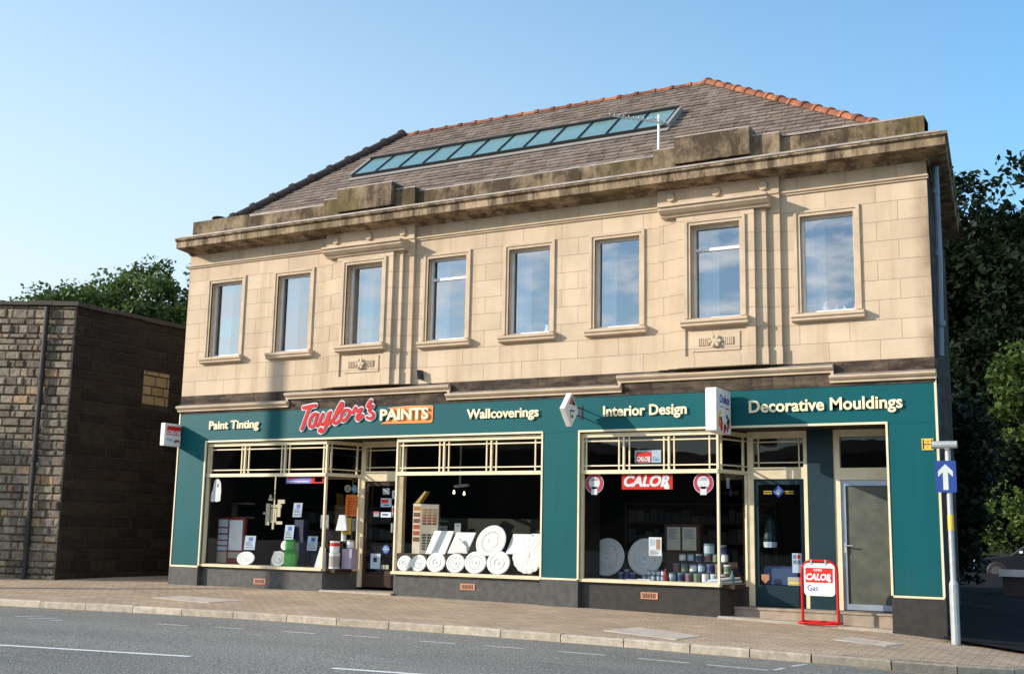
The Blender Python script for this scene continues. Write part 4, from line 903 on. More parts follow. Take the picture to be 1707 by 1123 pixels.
tin(-14.98, .34, .47, .135, .31, [GREEN, plain('green_label', (.12, .5, .1), .5)], 'bright green tin standing on the bed of the left shop window', 'tins in the left shop window')
tin(-15.02, .36, .785, .10, .22, [GREEN, plain('green_label', (.12, .5, .1), .5)], 'smaller green tin stacked on the bright green tin', 'tins in the left shop window')
tin(-13.95, .40, .47, .105, .30, [PLAST, plain('tin_label_grey', (.42, .36, .33), .5)], 'white tin with a red label low in the splayed end of the left window', 'tins in the left shop window')
tin(-13.97, .42, .775, .095, .22, [PLAST, SRED], 'white tin with a red band stacked in the splayed end of the left window', 'tins in the left shop window', bands=((.55, .85, 1),))
tin(-13.74, .62, .85, .075, .17, [plain('grey_tin', (.4, .38, .35), .4), PLAST], 'grey tin on a carton, left of its twin', 'tins in the left shop window')
tin(-13.90, .60, .995, .05, .2, [PLAST, PAPER], 'slim white tube of filler under the folded card', 'tins in the left shop window')
mb = MB(); mb.box(-13.85, -13.62, .5, .68, .47, .85); cx_ = mb.solo('carton', plain('lilac_carton', (.42, .36, .44), .6), 'lilac carton with pale front in the splayed end of the left window', 'carton')
mb = MB(); q = [(-14.0, 1.2), (-13.74, 1.2), (-13.79, 1.5), (-13.93, 1.5)]; mb.sweep(q, [[(x, .52, z) for x, z in q], [(x, .46, z) for x, z in q]]); mb.solo('folded_card', PAPER, 'white folded card on top of the tins by the window corner', 'card')
mb = MB(); q = [(-14.33, .475), (-14.12, .475), (-14.14, .86), (-14.2, .88)]; mb.sweep(q, [[(x, .36, z) for x, z in q], [(x, .26, z) for x, z in q]]); mb.solo('leaflet_holder', PAPER, 'white tapering leaflet holder at the right of the left window bed', 'leaflet holder')
mb = MB(); rr = random.Random(5)
for (x0, x1, z0, z1) in ((-16.0, -15.9, 1.28, 1.72), (-15.87, -15.72, 1.34, 1.62), (-15.70, -15.62, 1.45, 1.80), (-15.88, -15.60, 1.64, 1.70), (-15.95, -15.85, 1.78, 1.83), (-15.72, -15.56, 1.30, 1.36), (-16.06, -15.98, 1.50, 1.54), (-15.82, -15.77, 1.20, 1.34), (-15.93, -15.88, 1.84, 1.90), (-15.62, -15.52, 1.72, 1.80)): mb.box(x0, x1, .70 + rr.random() * .02, .735, z0, z1)
mb.box(-15.80, -15.77, .71, .72, 1.3, 2.3); mb.solo('hanging_display', plain('cream_tools', (.62, .55, .38), .6), 'cluster of cream coloured tools hanging in the middle of the left window', 'tool display')  # cream pieces put here to stand in for a patch of sunlight
for k, (x, w_, h, y, c_) in enumerate(((-14.62, .17, .26, .62, DBL), (-14.42, .16, .30, .66, plain('slate_box', (.10, .13, .17), .6)), (-15.72, .22, .16, .75, plain('grey_blue_box', (.08, .11, .14), .6)), (-15.55, .14, .22, .85, DBL))):
    MB().box(x - w_ / 2, x + w_ / 2, y, y + .14, .47, .47 + h).solo('product_box', c_, ['dark blue box under the price card by the window corner', 'taller slate grey box beside the window corner', 'low grey blue box behind the oval plaster rose', 'narrow dark blue box behind the grey plaster rose'][k], 'box', 'boxes on the left window bed')
mb = MB(); mb.box(-17.75, -17.2, 1.5, 1.75, 1.42, 1.46); mb.box(-17.75, -17.2, 1.5, 1.75, 1.72, 1.76); mb.box(-17.75, -17.70, 1.5, 1.75, 1.46, 1.72); mb.solo('wall_shelf', plain('dull_cream_shelf', (.30, .27, .21), .7), 'dull cream open shelf high behind the red colour card rack', 'shelf')
card('notice', 'small dim notice hanging behind the blue box stack in the left window', 'notice', -14.72, -14.52, 1.22, 1.50, .9, GC, lines(4, .1, .9, .1, .6) + [(.2, .8, .68, .9, 0)], (INK,))
card('notice', 'small cream price ticket low between the oval rose and the grey rose', 'ticket', -15.72, -15.56, .64, .76, .68, BE, lines(2, .1, .9, .2, .8), (INK,))
# ceiling roses: turned plaster discs
def rose(label, x, y, z, r, style=0, tilt=.16, sx=1., sz=1., rot=0., mat=PLAST, group='plaster ceiling roses'):
    ax = Vector((.0, -1, tilt)).normalized(); mb = MB()
    P = [[(r, 0), (r, .018), (r * .93, .030), (r * .84, .030), (r * .78, .018), (r * .45, .014), (r * .40, .026), (r * .30, .030), (r * .24, .018), (r * .13, .018), (r * .10, .04), (.001, .05)],
         [(r, 0), (r, .015), (r * .96, .028), (r * .72, .034), (r * .66, .022), (r * .56, .022), (r * .52, .036), (r * .34, .040), (r * .30, .02), (r * .15, .02), (r * .12, .04), (.001, .052)],
         [(r, 0), (r, .012), (r * .8, .028), (r * .4, .036), (r * .16, .036), (r * .12, .05), (.001, .055)],
         [(r, 0), (r, .012), (r * .92, .026), (r * .86, .014), (r * .80, .022), (r * .66, .022), (r * .62, .010), (r * .5, .010), (r * .46, .024), (r * .2, .026), (r * .16, .012), (.001, .03)]][style]
    P = [(a, b * .7) for a, b in P]
    wob = (lambda j, n: 1 + .045 * math.cos(j * 6.28319 * 16 / n)) if style == 2 else None
    n = 96 if style == 2 else 40
    if style == 2:
        wob = lambda j, n: 1 + .04 * abs(math.sin(j * 3.14159 * 16 / n))
    mb.lathe(P, (0, 0, 0), ax, n, wob=wob)
    if style == 2:                                     # radiating flutes
        for k in range(16):
            a = 6.28319 * k / 16; d = Vector((math.cos(a), 0, math.sin(a))); d = (d - ax * d.dot(ax)).normalized(); mb.tube([d * r * .16 + ax * .023, d * r * .45 + ax * .021, d * r * .95 + ax * .006], [.006, .010, .016], 6)
    if style in (0, 3):                                # beads and leaves round the rings
        for k in range(24):
            a = 6.28319 * k / 24; d = Vector((math.cos(a), 0, math.sin(a))); d = (d - ax * d.dot(ax)).normalized(); mb.lathe([(r * .055, 0), (r * .04, .008), (.001, .012)], d * r * .60 + ax * .013, ax, 6)
    cr_, sr_ = math.cos(rot), math.sin(rot)
    mb.v = [((p[0] * sx) * cr_ - (p[2] * sz) * sr_ + x, p[1] + y, (p[0] * sx) * sr_ + (p[2] * sz) * cr_ + z) for p in mb.v]
    return mb.solo('ceiling_rose', mat, label, 'ceiling rose', group)
rose('small oval white plaster rose in front of the price cards, left window', -16.13, .34, .605, .17, 0, sx=1.35, sz=.82)
rose('small grey plaster rose leaning beside the green tin, left window', -15.29, .36, .62, .155, 0, sx=1.15, mat=plain('grey_plaster', (.48, .50, .50), .7))
rose('small white rose peeping out behind the green tins, left window', -15.25, .48, .885, .10, 1)
# middle window: row along the sill
for k, (x, r, st) in enumerate(((-12.24, .145, 1), (-11.93, .155, 0), (-11.55, .18, 1), (-11.13, .175, 0), (-10.71, .20, 0), (-10.24, .21, 1))):
    rose('white plaster rose, %s from the left in the row along the middle window sill' % ordinal(k), x, .30, .475 + r, r, st, sx=1.12)
rose('large fluted white plaster rose with a scalloped rim at the right of the middle window', -9.66, .34, .84, .32, 2, sx=.95)
rose('large oval white plaster rose leaning behind the row in the middle window', -10.56, .58, 1.05, .31, 3, sx=1.08, sz=.92, rot=.5)
def panel(label, x0, x1, z0, z1, y, sh):
    mb = MB(); d = .10; mb.mesh([(x0, y, z0), (x1, y, z0), (x1 + sh, y + d, z1), (x0 + sh, y + d, z1)] + [(x0, y + .03, z0), (x1, y + .03, z0), (x1 + sh, y + d + .03, z1), (x0 + sh, y + d + .03, z1)], [(0, 1, 2, 3), (7, 6, 5, 4), (0, 4, 5, 1), (1, 5, 6, 2), (2, 6, 7, 3), (3, 7, 4, 0)])
    return mb.solo('plaster_plaque', PLAST, label, 'plaster panel', 'white plaster panels in the middle window', bevel=.006)
panel('sloping white plaster panel next to the colour card tower', -11.93, -11.50, .80, 1.23, .5, .13)
panel('sloping white plaster panel left of the big oval rose', -11.46, -11.04, .82, 1.21, .52, .13)
panel('white plaster panel between the oval rose and the fluted rose', -10.25, -9.85, .84, 1.20, .56, .10)
panel('white plaster panel behind the fluted rose at the right edge', -9.83, -9.42, .86, 1.21, .58, .05)
mb = MB(); q = [(-11.32, .84), (-11.02, .83), (-11.04, .95), (-11.2, 1.10), (-11.3, 1.0)]; mb.sweep(q, [[(x, .535, z) for x, z in q], [(x, .50, z) for x, z in q]]); mb.solo('plaster_corbel', PLAST, 'small white plaster bracket leaning on a panel in the middle window', 'corbel')
MB().box(-12.6, -9.3, .46, 1.1, .47, .80).solo('display_plinth', plain('brown_cloth', (.06, .035, .025), .9), 'brown covered step behind the row of roses in the middle window', 'display step')
t = thing('colour_card_tower', (-12.05, .6, .8), 'tall cream tower of colour cards with brown swatches in the middle window', 'display stand')
mb = MB(); mb.obox((-12.26, .55, .80), (.17, .0, 0), (0, .20, 0), (0, 0, .93)); mb.obox((-12.085, .55, .80), (.31, .13, 0), (-.08, .18, 0), (0, 0, .92)); mb.build('tower', plain('cream_board', (.62, .54, .42), .7), t)
SWM = [plain('swatch_' + n_, c, .7) for n_, c in (('ochre', (.38, .17, .03)), ('brown', (.16, .06, .02)), ('rust', (.34, .06, .02)), ('tan', (.42, .27, .13)), ('olive', (.07, .08, .05)), ('slate', (.08, .10, .11)))]
mb = MB()
for k, m in enumerate((0, 1, 1, 2, 2, 1)): mb.box(-12.245, -12.105, .545, .551, 1.60 - k * .115, 1.68 - k * .115, m)
d = Vector((.31, .13, 0)); nn = Vector((.13, -.31, 0)).normalized() * .004
for r_ in range(15):
    if r_ in (6, 7, 8): continue
    for c_ in range(3):
        mb.obox(Vector((-12.085, .55, 1.60 - r_ * .052)) + nn + d * (.10 + c_ * .29), d * .22, -nn, (0, 0, .036), (3, 3, 0, 2, 2, 1, 0, 0, 0, 4, 4, 5, 4, 5, 4)[r_])
mb.build('swatches', SWM, t)
mb = MB(); q = [(-12.25, 1.74), (-12.16, 1.74), (-12.0, 1.95), (-12.03, 1.97)]; mb.sweep(q, [[(x, .72, z) for x, z in q], [(x, .58, z) for x, z in q]]); mb.build('header_board', plain('ochre_board', (.42, .28, .06), .6), t)
card('notice', 'grey square notice behind the plaster panels in the middle window', 'notice', -12.22, -11.98, 1.17, 1.33, 1.35, plain('grey_card_dim', (.30, .33, .32), .8), [(.3, .6, .3, .7, 0)], (INK,))
card('notice', 'tall grey notice behind the plaster panels in the middle window', 'notice', -11.82, -11.68, 1.17, 1.38, 1.35, plain('grey_card_dim2', (.32, .34, .34), .8), [(.3, .7, .7, .9, 0)], (INK,))
MB().box(-12.55, -9.3, 1.5, 1.54, .42, 1.48).solo('display_backboard', plain('dark_green_board', (.022, .024, .017), .9), 'low dark board closing off the back of the middle window', 'backboard')
# spot lamps glowing inside the middle window
t = thing('spot_lamp', (-12.7, 3., 2.0), 'ceiling spot fitting with two small lit bulbs seen through the middle window', 'lamp')
mb = MB(); mb.tube([(-12.72, 3., 3.04), (-12.72, 3., 2.15)], .02, 6); mb.obox((-12.86, 2.98, 2.14), (.34, 0, .03), (0, .1, 0), (0, 0, .05)); mb.build('fitting', WHITE, t)
for x, z in ((-12.86, 2.035), (-12.61, 2.01)):
    mb = MB(); mb.lathe([(.004, 0), (.02, .008), (.026, .022), (.02, .045), (.012, .08)], (x, 2.99, z - .03), (0, 0, 1), 10); mb.build('bulb', plain('lit_bulb', (1., .82, .5), .5, emit=3.), t)
# right window
mb = MB(); t = thing('window_sign', (-7.33, .12, 1.97), 'red sign with white slanting capitals hung in the top of the right window', 'window sign')
mb.box(-7.79, -6.88, .13, .145, 1.975, 2.245); mb.build('sign_board', SRED, t)
mb = MB(); calor(mb, (-7.75, .13, 2.03), .82, .18); mb.build('sign_lettering', PAPER, t)
for x, lb in ((-8.30, 'round crimson sticker with a white tongue at the left of the right window'), (-6.35, 'round crimson sticker with a white tongue at the right of the right window')):
    t = thing('round_sticker', (x, .12, 1.89), lb, 'sticker', 'round crimson stickers'); U = (1, 0, 0); V = (0, 0, 1)
    mb = MB(); disc(mb, (x, .139, 2.075), .172, U, V, .003, 0, 28); disc(mb, (x, .136, 2.075), .162, U, V, .003, 1, 28); mb.build('disc', [PAPER, PINK], t)
    mb = MB(); disc(mb, (x, .133, 2.085), .105, U, V, .003, 0, 24); mb.box(x - .055, x + .055, .130, .133, 1.885, 2.02, 0); mb.box(x - .07, x + .07, .128, .130, 2.125, 2.137, 1); mb.box(x - .04, x + .06, .128, .130, 2.15, 2.16, 1); mb.build('tongue', [PAPER, INK], t)
card('hanging_card', 'white and red card standing on the transom rail of the right window', 'card', -7.57, -7.10, 2.42, 2.63, .17, BPAPER, [(.05, .64, .04, .86, 0)], (SRED,))
mb = MB(); calor(mb, (-7.535, .166, 2.45), .25, .075); mb.build('card_lettering', PAPER, bpy.data.objects['hanging_card'])
mb = MB(); add_text(mb, 'Gas', (-7.25, .168, 2.45), .12, .07, depth=.003); mb.build('card_lettering', LBLUE, bpy.data.objects['hanging_card'])
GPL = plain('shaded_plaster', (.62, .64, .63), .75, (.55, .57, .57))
rose('large plaster rose with leaf rings at the left of the right window', -8.44, 1.0, .83, .33, 3, mat=GPL)
rose('large plaster rose partly behind a leaflet in the right window', -7.74, 1.05, .85, .32, 0, mat=GPL)
card('leaflet', 'pale leaflet with a small picture propped in front of the right hand rose', 'leaflet', -7.50, -7.27, .88, 1.19, .62, PAPER, [(.58, .9, .35, .9, 0), (.08, .5, .55, .9, 1)] + lines(5, .08, .9, .06, .32, 2), (plain('tan_print', (.36, .22, .12), .7), BPAPER, INK))
t = thing('display_cabinet', (-7.08, 1.2, .47), 'brown wooden cabinet with two pale printed sheets in the right window', 'cabinet')
mb = MB(); mb.box(-7.42, -6.78, 1.15, 1.35, .47, 1.42); mb.build('cabinet', DWOOD, t)
for x0, x1, n_ in ((-7.37, -7.13, 'l'), (-7.09, -6.84, 'r')):
    mb = MB(); mb.box(x0, x1, 1.14, 1.149, .98, 1.37, 0)
    for u0, u1, v0, v1, m_ in lines(6, .12, .9, .5, .95): mb.box(x0 + (x1 - x0) * u0, x0 + (x1 - x0) * u1, 1.137, 1.14, .98 + .39 * v0, .98 + .39 * v1, 1)
    mb.build('sheet', [plain('buff_sheet', (.40, .40, .33), .8), INK], t)
mb = MB(); mb.box(-7.2, -6.1, .9, 1.1, .47, .62); mb.box(-7.2, -6.1, 1.1, 1.14, .47, .80); mb.solo('tiered_stand', DWOOD, 'dark tiered stand carrying the rows of tins in the right window', 'display stand')
TB = [plain('tin_' + n_, c, .35) for n_, c in (('teal', (.13, .22, .26)), ('blue', (.08, .14, .24)), ('grey', (.20, .25, .28)), ('white', (.60, .62, .64)))]
LB_ = [plain('label_' + n_, c, .5) for n_, c in (('pale', (.38, .52, .58)), ('navy', (.02, .04, .14)), ('red', (.22, .09, .09)), ('green', (.13, .18, .10)), ('white', (.7, .7, .7)))]
for row, (y, z, n_, x0, dx, r, h, nm2) in enumerate(((.74, .47, 7, -7.12, .145, .058, .135, 'front'), (.98, .62, 7, -7.14, .15, .06, .14, 'middle'), (1.12, .80, 6, -7.08, .15, .058, .12, 'back'))):
    for k in range(n_):
        a = TB[(k * 3 + row) % 3] if k < 4 else TB[3 if row == 0 else (k + row) % 4]; b = LB_[(k + row * 2) % 5]
        tin(x0 + k * dx, y, z, r, h, [a, b], '%s tin from the left in the %s row on the tiered stand' % (ordinal(k), nm2), 'tins on the tiered stand')
for k in range(5):
    tin(-7.60 + k * .085, .66 + .02 * (k % 2), .47, .035, .085, [TB[1], LB_[0]], 'small blue pot, %s from the left in the row under the leaflet' % ordinal(k), 'small blue pots')
for k in range(4):
    tin(-7.56 + k * .085, .78, .55, .035, .085, [TB[1], LB_[4]], 'small blue pot, %s from the left in the raised row behind the leaflet' % ordinal(k), 'small blue pots')
MB().box(-7.62, -7.24, .74, .84, .47, .548).solo('display_shelf', DWOOD, 'low dark riser under the raised row of blue pots', 'riser')
for k in range(3): tin(-8.02 + k * .11, .64, .47, .045, .12 + .05 * (k % 2), [TB[2], LB_[1]], 'dim grey tin, %s of the three between the plaster roses' % ordinal(k), 'grey tins between the roses')
tin(-6.60, 1.12, .92, .09, .18, [TB[0], LB_[0]], 'large pale green tin on the top tier of the right window', 'large tins on the top tier')
tin(-6.38, 1.14, .92, .08, .16, [TB[2], LB_[1]], 'large grey tin on the top tier, right of the pale green one', 'large tins on the top tier')
MB().lathe([(.035, 0), (.036, .10), (.014, .14), (.014, .17), (.02, .172), (.02, .20)], (-7.19, .60, .47), (0, 0, 1), 12).solo('bottle', plain('red_brown_bottle', (.30, .03, .03), .3), 'dark red bottle with a pale cap in front of the tins', 'bottle')
MB().lathe([(.035, 0), (.036, .12), (.014, .16), (.016, .21)], (-6.02, .55, .47), (0, 0, 1), 12).solo('bottle', plain('green_bottle', (.10, .24, .20), .25), 'pale green bottle in the splayed corner of the right window', 'bottle')
mb = MB(); mb.obox((-6.36, .20, .472), (.24, 0, 0), (.20, .55, .02), (0, 0, .03)); mb.obox((-6.33, .25, .506), (.22, .02, .01), (.17, .46, .03), (0, 0, .025)); mb.solo('newspaper_pile', PAPER, 'pile of white papers lying in the splayed corner of the right window', 'papers')
mb = MB(); mb.box(-7.75, -7.30, .22, .34, .475, .49); mb.obox((-7.55, .22, .49), (.22, .02, .0), (-.02, .10, 0), (0, 0, .012)); mb.solo('paper_sheet', PAPER, 'thin white sheets lying on the sill of the right window', 'papers')
MB().box(-8.36, -7.86, .5, .62, 2.80, 2.85).solo('strip_light', PLAST, 'pale unlit strip light fitting at the top left of the right window', 'strip light')
MB().tube([(-8.66, .95, .47), (-8.63, .95, 1.2), (-8.60, .95, 1.9)], .03, 8).solo('carpet_roll', plain('tan_roll', (.20, .15, .10), .8), 'thin brown roll standing behind the left sticker of the right window', 'roll')
# dim stock further inside the shop
for (x, y, w_, h, lb) in ((-15.9, 3.2, 3.0, 1.75, 'dim shelf unit of stock deep inside behind the left window'), (-8.0, 4.5, 3.2, 1.9, 'dim shelf unit of stock deep inside behind the right window')):
    t = thing('shelf_unit', (x, y, .1), lb, 'shelves'); mb = MB(); mb.box(x - w_ / 2, x - w_ / 2 + .04, y, y + .4, .1, h); mb.box(x + w_ / 2 - .04, x + w_ / 2, y, y + .4, .1, h)
    for k in range(5): mb.box(x - w_ / 2, x + w_ / 2, y, y + .4, .3 + k * (h - .35) / 4, .33 + k * (h - .35) / 4)
    mb.build('shelving', DWOOD, t)
    for k in range(4):
        xx = x - w_ / 2 + .06
        mb = MB(); rr = random.Random(k + int(x))
        while xx < x + w_ / 2 - .2:
            q = rr.uniform(.08, .2); mb.box(xx, xx + q, y + .04, y + .3, .332 + k * (h - .35) / 4, .332 + k * (h - .35) / 4 + rr.uniform(.12, .28), rr.randrange(3)); xx += q + .02
        mb.build('stock', [plain('dim_stock_a', (.06, .05, .05), .8), plain('dim_stock_b', (.03, .035, .05), .8), plain('dim_stock_c', (.09, .08, .07), .8)], t)
# stickers and papers on the splayed glass and the doors
def scard(name, label, cat, s0, s1, z0, z1, mat, a=(-14.0, .1), b=(-13.70, .82), blocks=(), mats=(), round_=False, rot=0):
    d = Vector((b[0] - a[0], b[1] - a[1], 0)); u = d.normalized(); n = Vector((u.y, -u.x, 0)); o = Vector((a[0], a[1], z0)) + d * s0 - n * .02
    t = thing(name, o + d * (s1 - s0) / 2, label, cat); mb = MB(); w = d * (s1 - s0)
    if round_:
        V = Vector((0, 0, 1)); c = o + w / 2 + V * (z1 - z0) / 2
        disc(mb, c, (z1 - z0) / 2, u, V, .004, 0, 4 if rot else 20)
    else: mb.obox(o - n * .004, w, n * -.004 if False else n * .004, (0, 0, z1 - z0)) if w.cross(n).z > 0 else mb.obox(o, w, -n * .004, (0, 0, z1 - z0))
    mb.build('sheet', mat, t)
    if blocks:
        pm = MB()
        for u0, u1, v0, v1, m in blocks: pm.obox(o + n * (.004 if round_ else .0022) + w * u0 + Vector((0, 0, (z1 - z0) * v0)), w * (u1 - u0), -n * .002, (0, 0, (z1 - z0) * (v1 - v0)), m)
        pm.build('print', list(mats), t)
    return t
scard('poster', 'orange poster on the splayed glass of the left window', 'poster', .60, .93, 1.48, 1.90, ORNG, blocks=lines(7, .15, .9, .1, .9), mats=(SRED,))
scard('poster', 'yellow sheet on the splayed glass below the orange poster', 'poster', .52, .78, 1.13, 1.45, YELL, blocks=lines(5, .15, .85, .15, .85), mats=(INK,))
scard('round_sticker', 'round pale sticker above the orange poster on the splayed glass', 'sticker', .55, .72, 1.94, 2.09, BE, round_=True, blocks=[(.35, .65, .2, .8, 0)], mats=(DWOOD,))
scard('diamond_sticker', 'pale blue diamond sticker above the orange poster on the splayed glass', 'sticker', .76, .92, 1.93, 2.10, LBLUE, round_=True, rot=1, blocks=[(.25, .75, .4, .6, 0)], mats=(PAPER,))
scard('leaflet', 'narrow grey leaflet right of the yellow sheet on the splayed glass', 'leaflet', .82, .93, 1.2, 1.44, GC, blocks=lines(4, .1, .9, .1, .9), mats=(INK,))
scard('bulb_sticker', 'small pale sticker high on the splayed glass of the right window', 'sticker', .30, .40, 2.0, 2.17, GC, a=(-6.08, .1), b=(-5.82, .82))
dy = .836
def dc(name, lb, cat, x0, x1, z0, z1, mat, bl=(), ms=(), y=dy): return card(name, lb, cat, x0 * (18 + y) / 18.7 , x1 * (18 + y) / 18.7, z0, z1, y, mat, bl, ms)
dc('door_sticker', 'grey house shaped sticker, topmost on the left shop door', 'sticker', -13.08, -12.92, 1.91, 2.03, GC)
dc('door_sticker', 'white and red sticker near the top of the left shop door', 'sticker', -13.12, -12.87, 1.67, 1.84, BPAPER, [(.06, .7, .45, .85, 0), (.3, .8, .15, .3, 1)], (SRED, BLUE))
dc('door_sticker', 'small dim sticker at the left of the middle row on the left shop door', 'sticker', -13.28, -13.15, 1.48, 1.58, GC, [(.1, .9, .7, .95, 0)], (SRED,))
dc('door_sticker', 'white sticker with dark lettering in the middle row on the left shop door', 'sticker', -13.11, -12.87, 1.47, 1.57, PAPER, [(.15, .7, .35, .7, 0)], (BLUE,))
dc('door_sticker', 'blue and white sticker at the upper right of the left shop door', 'sticker', -12.86, -12.70, 1.83, 1.99, BPAPER, [(.3, .9, .3, .8, 0)], (BLUE,))
dc('door_sticker', 'pale sticker beside the white and red one on the left shop door', 'sticker', -12.85, -12.70, 1.48, 1.70, BPAPER, [(.1, .6, .4, .8, 0), (.1, .9, .05, .2, 1)], (SRED, BLUE))
dc('door_sticker', 'pale picture sticker at the right of the left shop door, mid height', 'sticker', -12.86, -12.70, 1.18, 1.36, GC, [(.2, .9, .2, .6, 0)], (TERRA,))
dc('notice', 'white leaflet with a small emblem low on the left shop door', 'leaflet', -13.31, -13.08, .48, .77, BPAPER, [(.3, .65, .45, .75, 0)], (DWOOD,))
dc('door_sticker', 'small pale double sticker at the foot of the left shop door', 'sticker', -13.05, -12.88, .48, .56, BE, [(.45, .55, 0, 1, 0)], (DWOOD,))
t = thing('round_sticker', (-12.99, dy, .79), 'round blue sticker with white lettering on the left shop door', 'sticker'); mb = MB(); disc(mb, (-13.05, dy, .86), .085, (1, 0, 0), (0, 0, 1), .003); mb.build('disc', BLUE, t)
mb = MB(); mb.box(-13.12, -12.98, dy - .006, dy - .003, .845, .875); mb.box(-13.09, -13.02, dy - .006, dy - .003, .89, .91); mb.box(-13.085, -13.025, dy - .006, dy - .003, .81, .825); mb.build('print', BPAPER, t)
t = thing('diamond_sticker', (-5.31, dy, 1.86), 'pale blue diamond sticker with gold lettering beside it on the right shop door', 'sticker'); mb = MB(); disc(mb, (-5.31, dy, 1.965), .10, (1, 0, 0), (0, 0, 1), .003, 0, 4); disc(mb, (-5.31, dy - .003, 1.965), .055, (1, 0, 0), (0, 0, 1), .003, 1, 4); mb.build('diamond', [BLUE, BPAPER], t)
mb = MB(); GOLD = plain('gold_leaf', (.50, .30, .05), .4)
for x0, x1, z in ((-5.56, -5.42, 1.96), (-5.2, -5.06, 1.96), (-5.56, -5.42, 1.925), (-5.2, -5.06, 1.925)): mb.box(x0, x1, dy - .003, dy, z, z + .018)
mb.build('gold_print', GOLD, t)
t = thing('hanging_coat', (-5.53, 1.2, 1.06), 'dark garment with a pale hem hanging inside the right shop door', 'coat'); mb = MB(); mb.lathe([(.10, 0), (.11, .08), (.09, .25), (.06, .38), (.02, .42)], (-5.58, 1.25, 1.13), (0, 0, 1), 10); mb.build('garment', NAVY, t)
mb = MB(); mb.lathe([(.105, 0), (.115, .08), (.112, .09)], (-5.58, 1.25, 1.06), (0, 0, 1), 10); mb.build('hem', BPAPER, t)
mb = MB(); rbox(mb, (-5.62, .98, .47), (.56, 0, 0), (0, 0, .26), (0, -.03, 0), .03); mb.obox((-5.60, .98, .70), (.5, .1, .0), (-.02, .2, .0), (0, 0, .06)); mb.solo('blue_bale', plain('denim_blue', (.05, .09, .20), .8), 'folded blue cloth bale behind the right shop door glass', 'cloth')
t = thing('shield_sticker', (-5.55, dy, .49), 'orange shield sticker low on the right shop door', 'sticker'); mb = MB(); q = [(-5.62, .63), (-5.62, .55), (-5.555, .485), (-5.49, .55), (-5.49, .63)]; mb.sweep(q, [[(x, dy + .003, z) for x, z in reversed(q)], [(x, dy, z) for x, z in reversed(q)]][::-1]); mb.build('shield', TERRA, t)
dc('notice', 'white leaflet of dark squares in the right shop door', 'leaflet', -5.07, -4.92, .67, .98, BPAPER, [(.1, .45, .72, .92, 0), (.55, .9, .72, .92, 1), (.1, .45, .45, .65, 0), (.55, .9, .45, .65, 0)], (INK, SRED))
dc('notice', 'cream card under the leaflet in the right shop door', 'card', -5.15, -4.93, .47, .60, BE, [(.1, .9, .2, .4, 0)], (YELL,))

# ------------------------------------------------------------------ old stone building on the left
C0 = Vector((-20.42, -.73, 0)); fd = Vector((-.978, -.208, 0)); fn = Vector((.208, -.978, 0)); SH = 6.0
S = thing('stone_outbuilding', (-25, 0, 0), 'old windowless rubble stone building with a flat top left of the shop', 'stone building')
def blocks(o, u, n, Lw, z0, z1, ch, bw, rough, gap=.012, skip=None, rise=0.):
    mb = MB(); z = z0; o = Vector(o)
    while z < z1 - .02:
        h = min(rnd.uniform(*ch), z1 - z); s = -rnd.random() * bw[0]
        while s < Lw:
            w = rnd.uniform(*bw); a, b = max(s, 0), min(s + w, Lw); s += w
            if b - a < .03: continue
            if skip and skip[2] < z + h / 2 < skip[3] and a < skip[1] and b > skip[0]:
                if a < skip[0] - .06: b = skip[0]
                elif b > skip[1] + .06: a = skip[1]
                else: continue
            d = rnd.uniform(.0, rough); i = gap; e = min(.02, rough * .6) + .004
            def P(sx_, zz, dd): return o + u * sx_ + n * dd + Vector((0, 0, zz * (1 + rise * sx_)))
            j = lambda: rnd.uniform(-.008, .008)
            outer = [P(a + i, z + i, 0), P(b - i, z + i, 0), P(b - i, z + h - i, 0), P(a + i, z + h - i, 0)]
            inner = [P(a + i + e, z + i + e, d + .012 + j()), P(b - i - e, z + i + e, d + .012 + j()), P(b - i - e, z + h - i - e, d + .012 + j()), P(a + i + e, z + h - i - e, d + .012 + j())]
            if u.cross(Vector((0, 0, 1))).dot(n) < 0: outer.reverse(); inner.reverse()
            t = rnd.random()
            if b - a < 2 * (i + e) + .01 or h < 2 * (i + e) + .01: mb.face(outer, 0, t); continue
            mb.face(inner, 0, t)
            for k in range(4): mb.face([outer[k], outer[(k + 1) % 4], inner[(k + 1) % 4], inner[k]], 0, t)
        z += h
    return mb
foot = [C0, C0 + Vector((.12, 12, 0)), Vector((-32.2, 12, 0)), C0 + fd * 12]
mb = MB(); mb.sweep(foot, [[(p.x, p.y, -.3) for p in foot], [(p.x, p.y, SH - .05 + (.62 if i > 1 else 0)) for i, p in enumerate(foot)]]); mb.build('wall_core', MORT, S)
blocks(C0 + fn * .0, fd, fn, 6.0, -.1, SH - .05, (.11, .22), (.14, .46), .05, gap=.007, rise=.0087).build('front_stonework', RUBBLE, S)
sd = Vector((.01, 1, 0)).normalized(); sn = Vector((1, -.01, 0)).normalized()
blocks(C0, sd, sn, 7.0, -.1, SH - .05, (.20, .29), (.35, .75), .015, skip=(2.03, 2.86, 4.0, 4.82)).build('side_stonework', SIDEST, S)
bo = blocks(C0 + sd * 2.03 + sn * .004, sd, sn, .82, 4.0, 4.80, (.2, .27), (.3, .5), .015).build('blocked_window', BLOCKST, S)
mb = MB()
def slabs(o, u, n, Lw, rise):
    q = -.1
    while q < Lw:
        w = rnd.uniform(.55, .95); z = SH - .06 + rise * max(q, 0) + rnd.uniform(-.012, .014); v = n * (-.42); p = o + u * q + n * (.09 + rnd.uniform(-.015, .015)) + Vector((0, 0, z)); h = Vector((0, 0, rnd.uniform(.075, .10))); e = u * (w - .012) + Vector((0, 0, rise * w))
        if e.cross(v).dot(h) > 0: mb.obox(p, e, v, h)
        else: mb.obox(p + v, e, -v, h)
        q += w
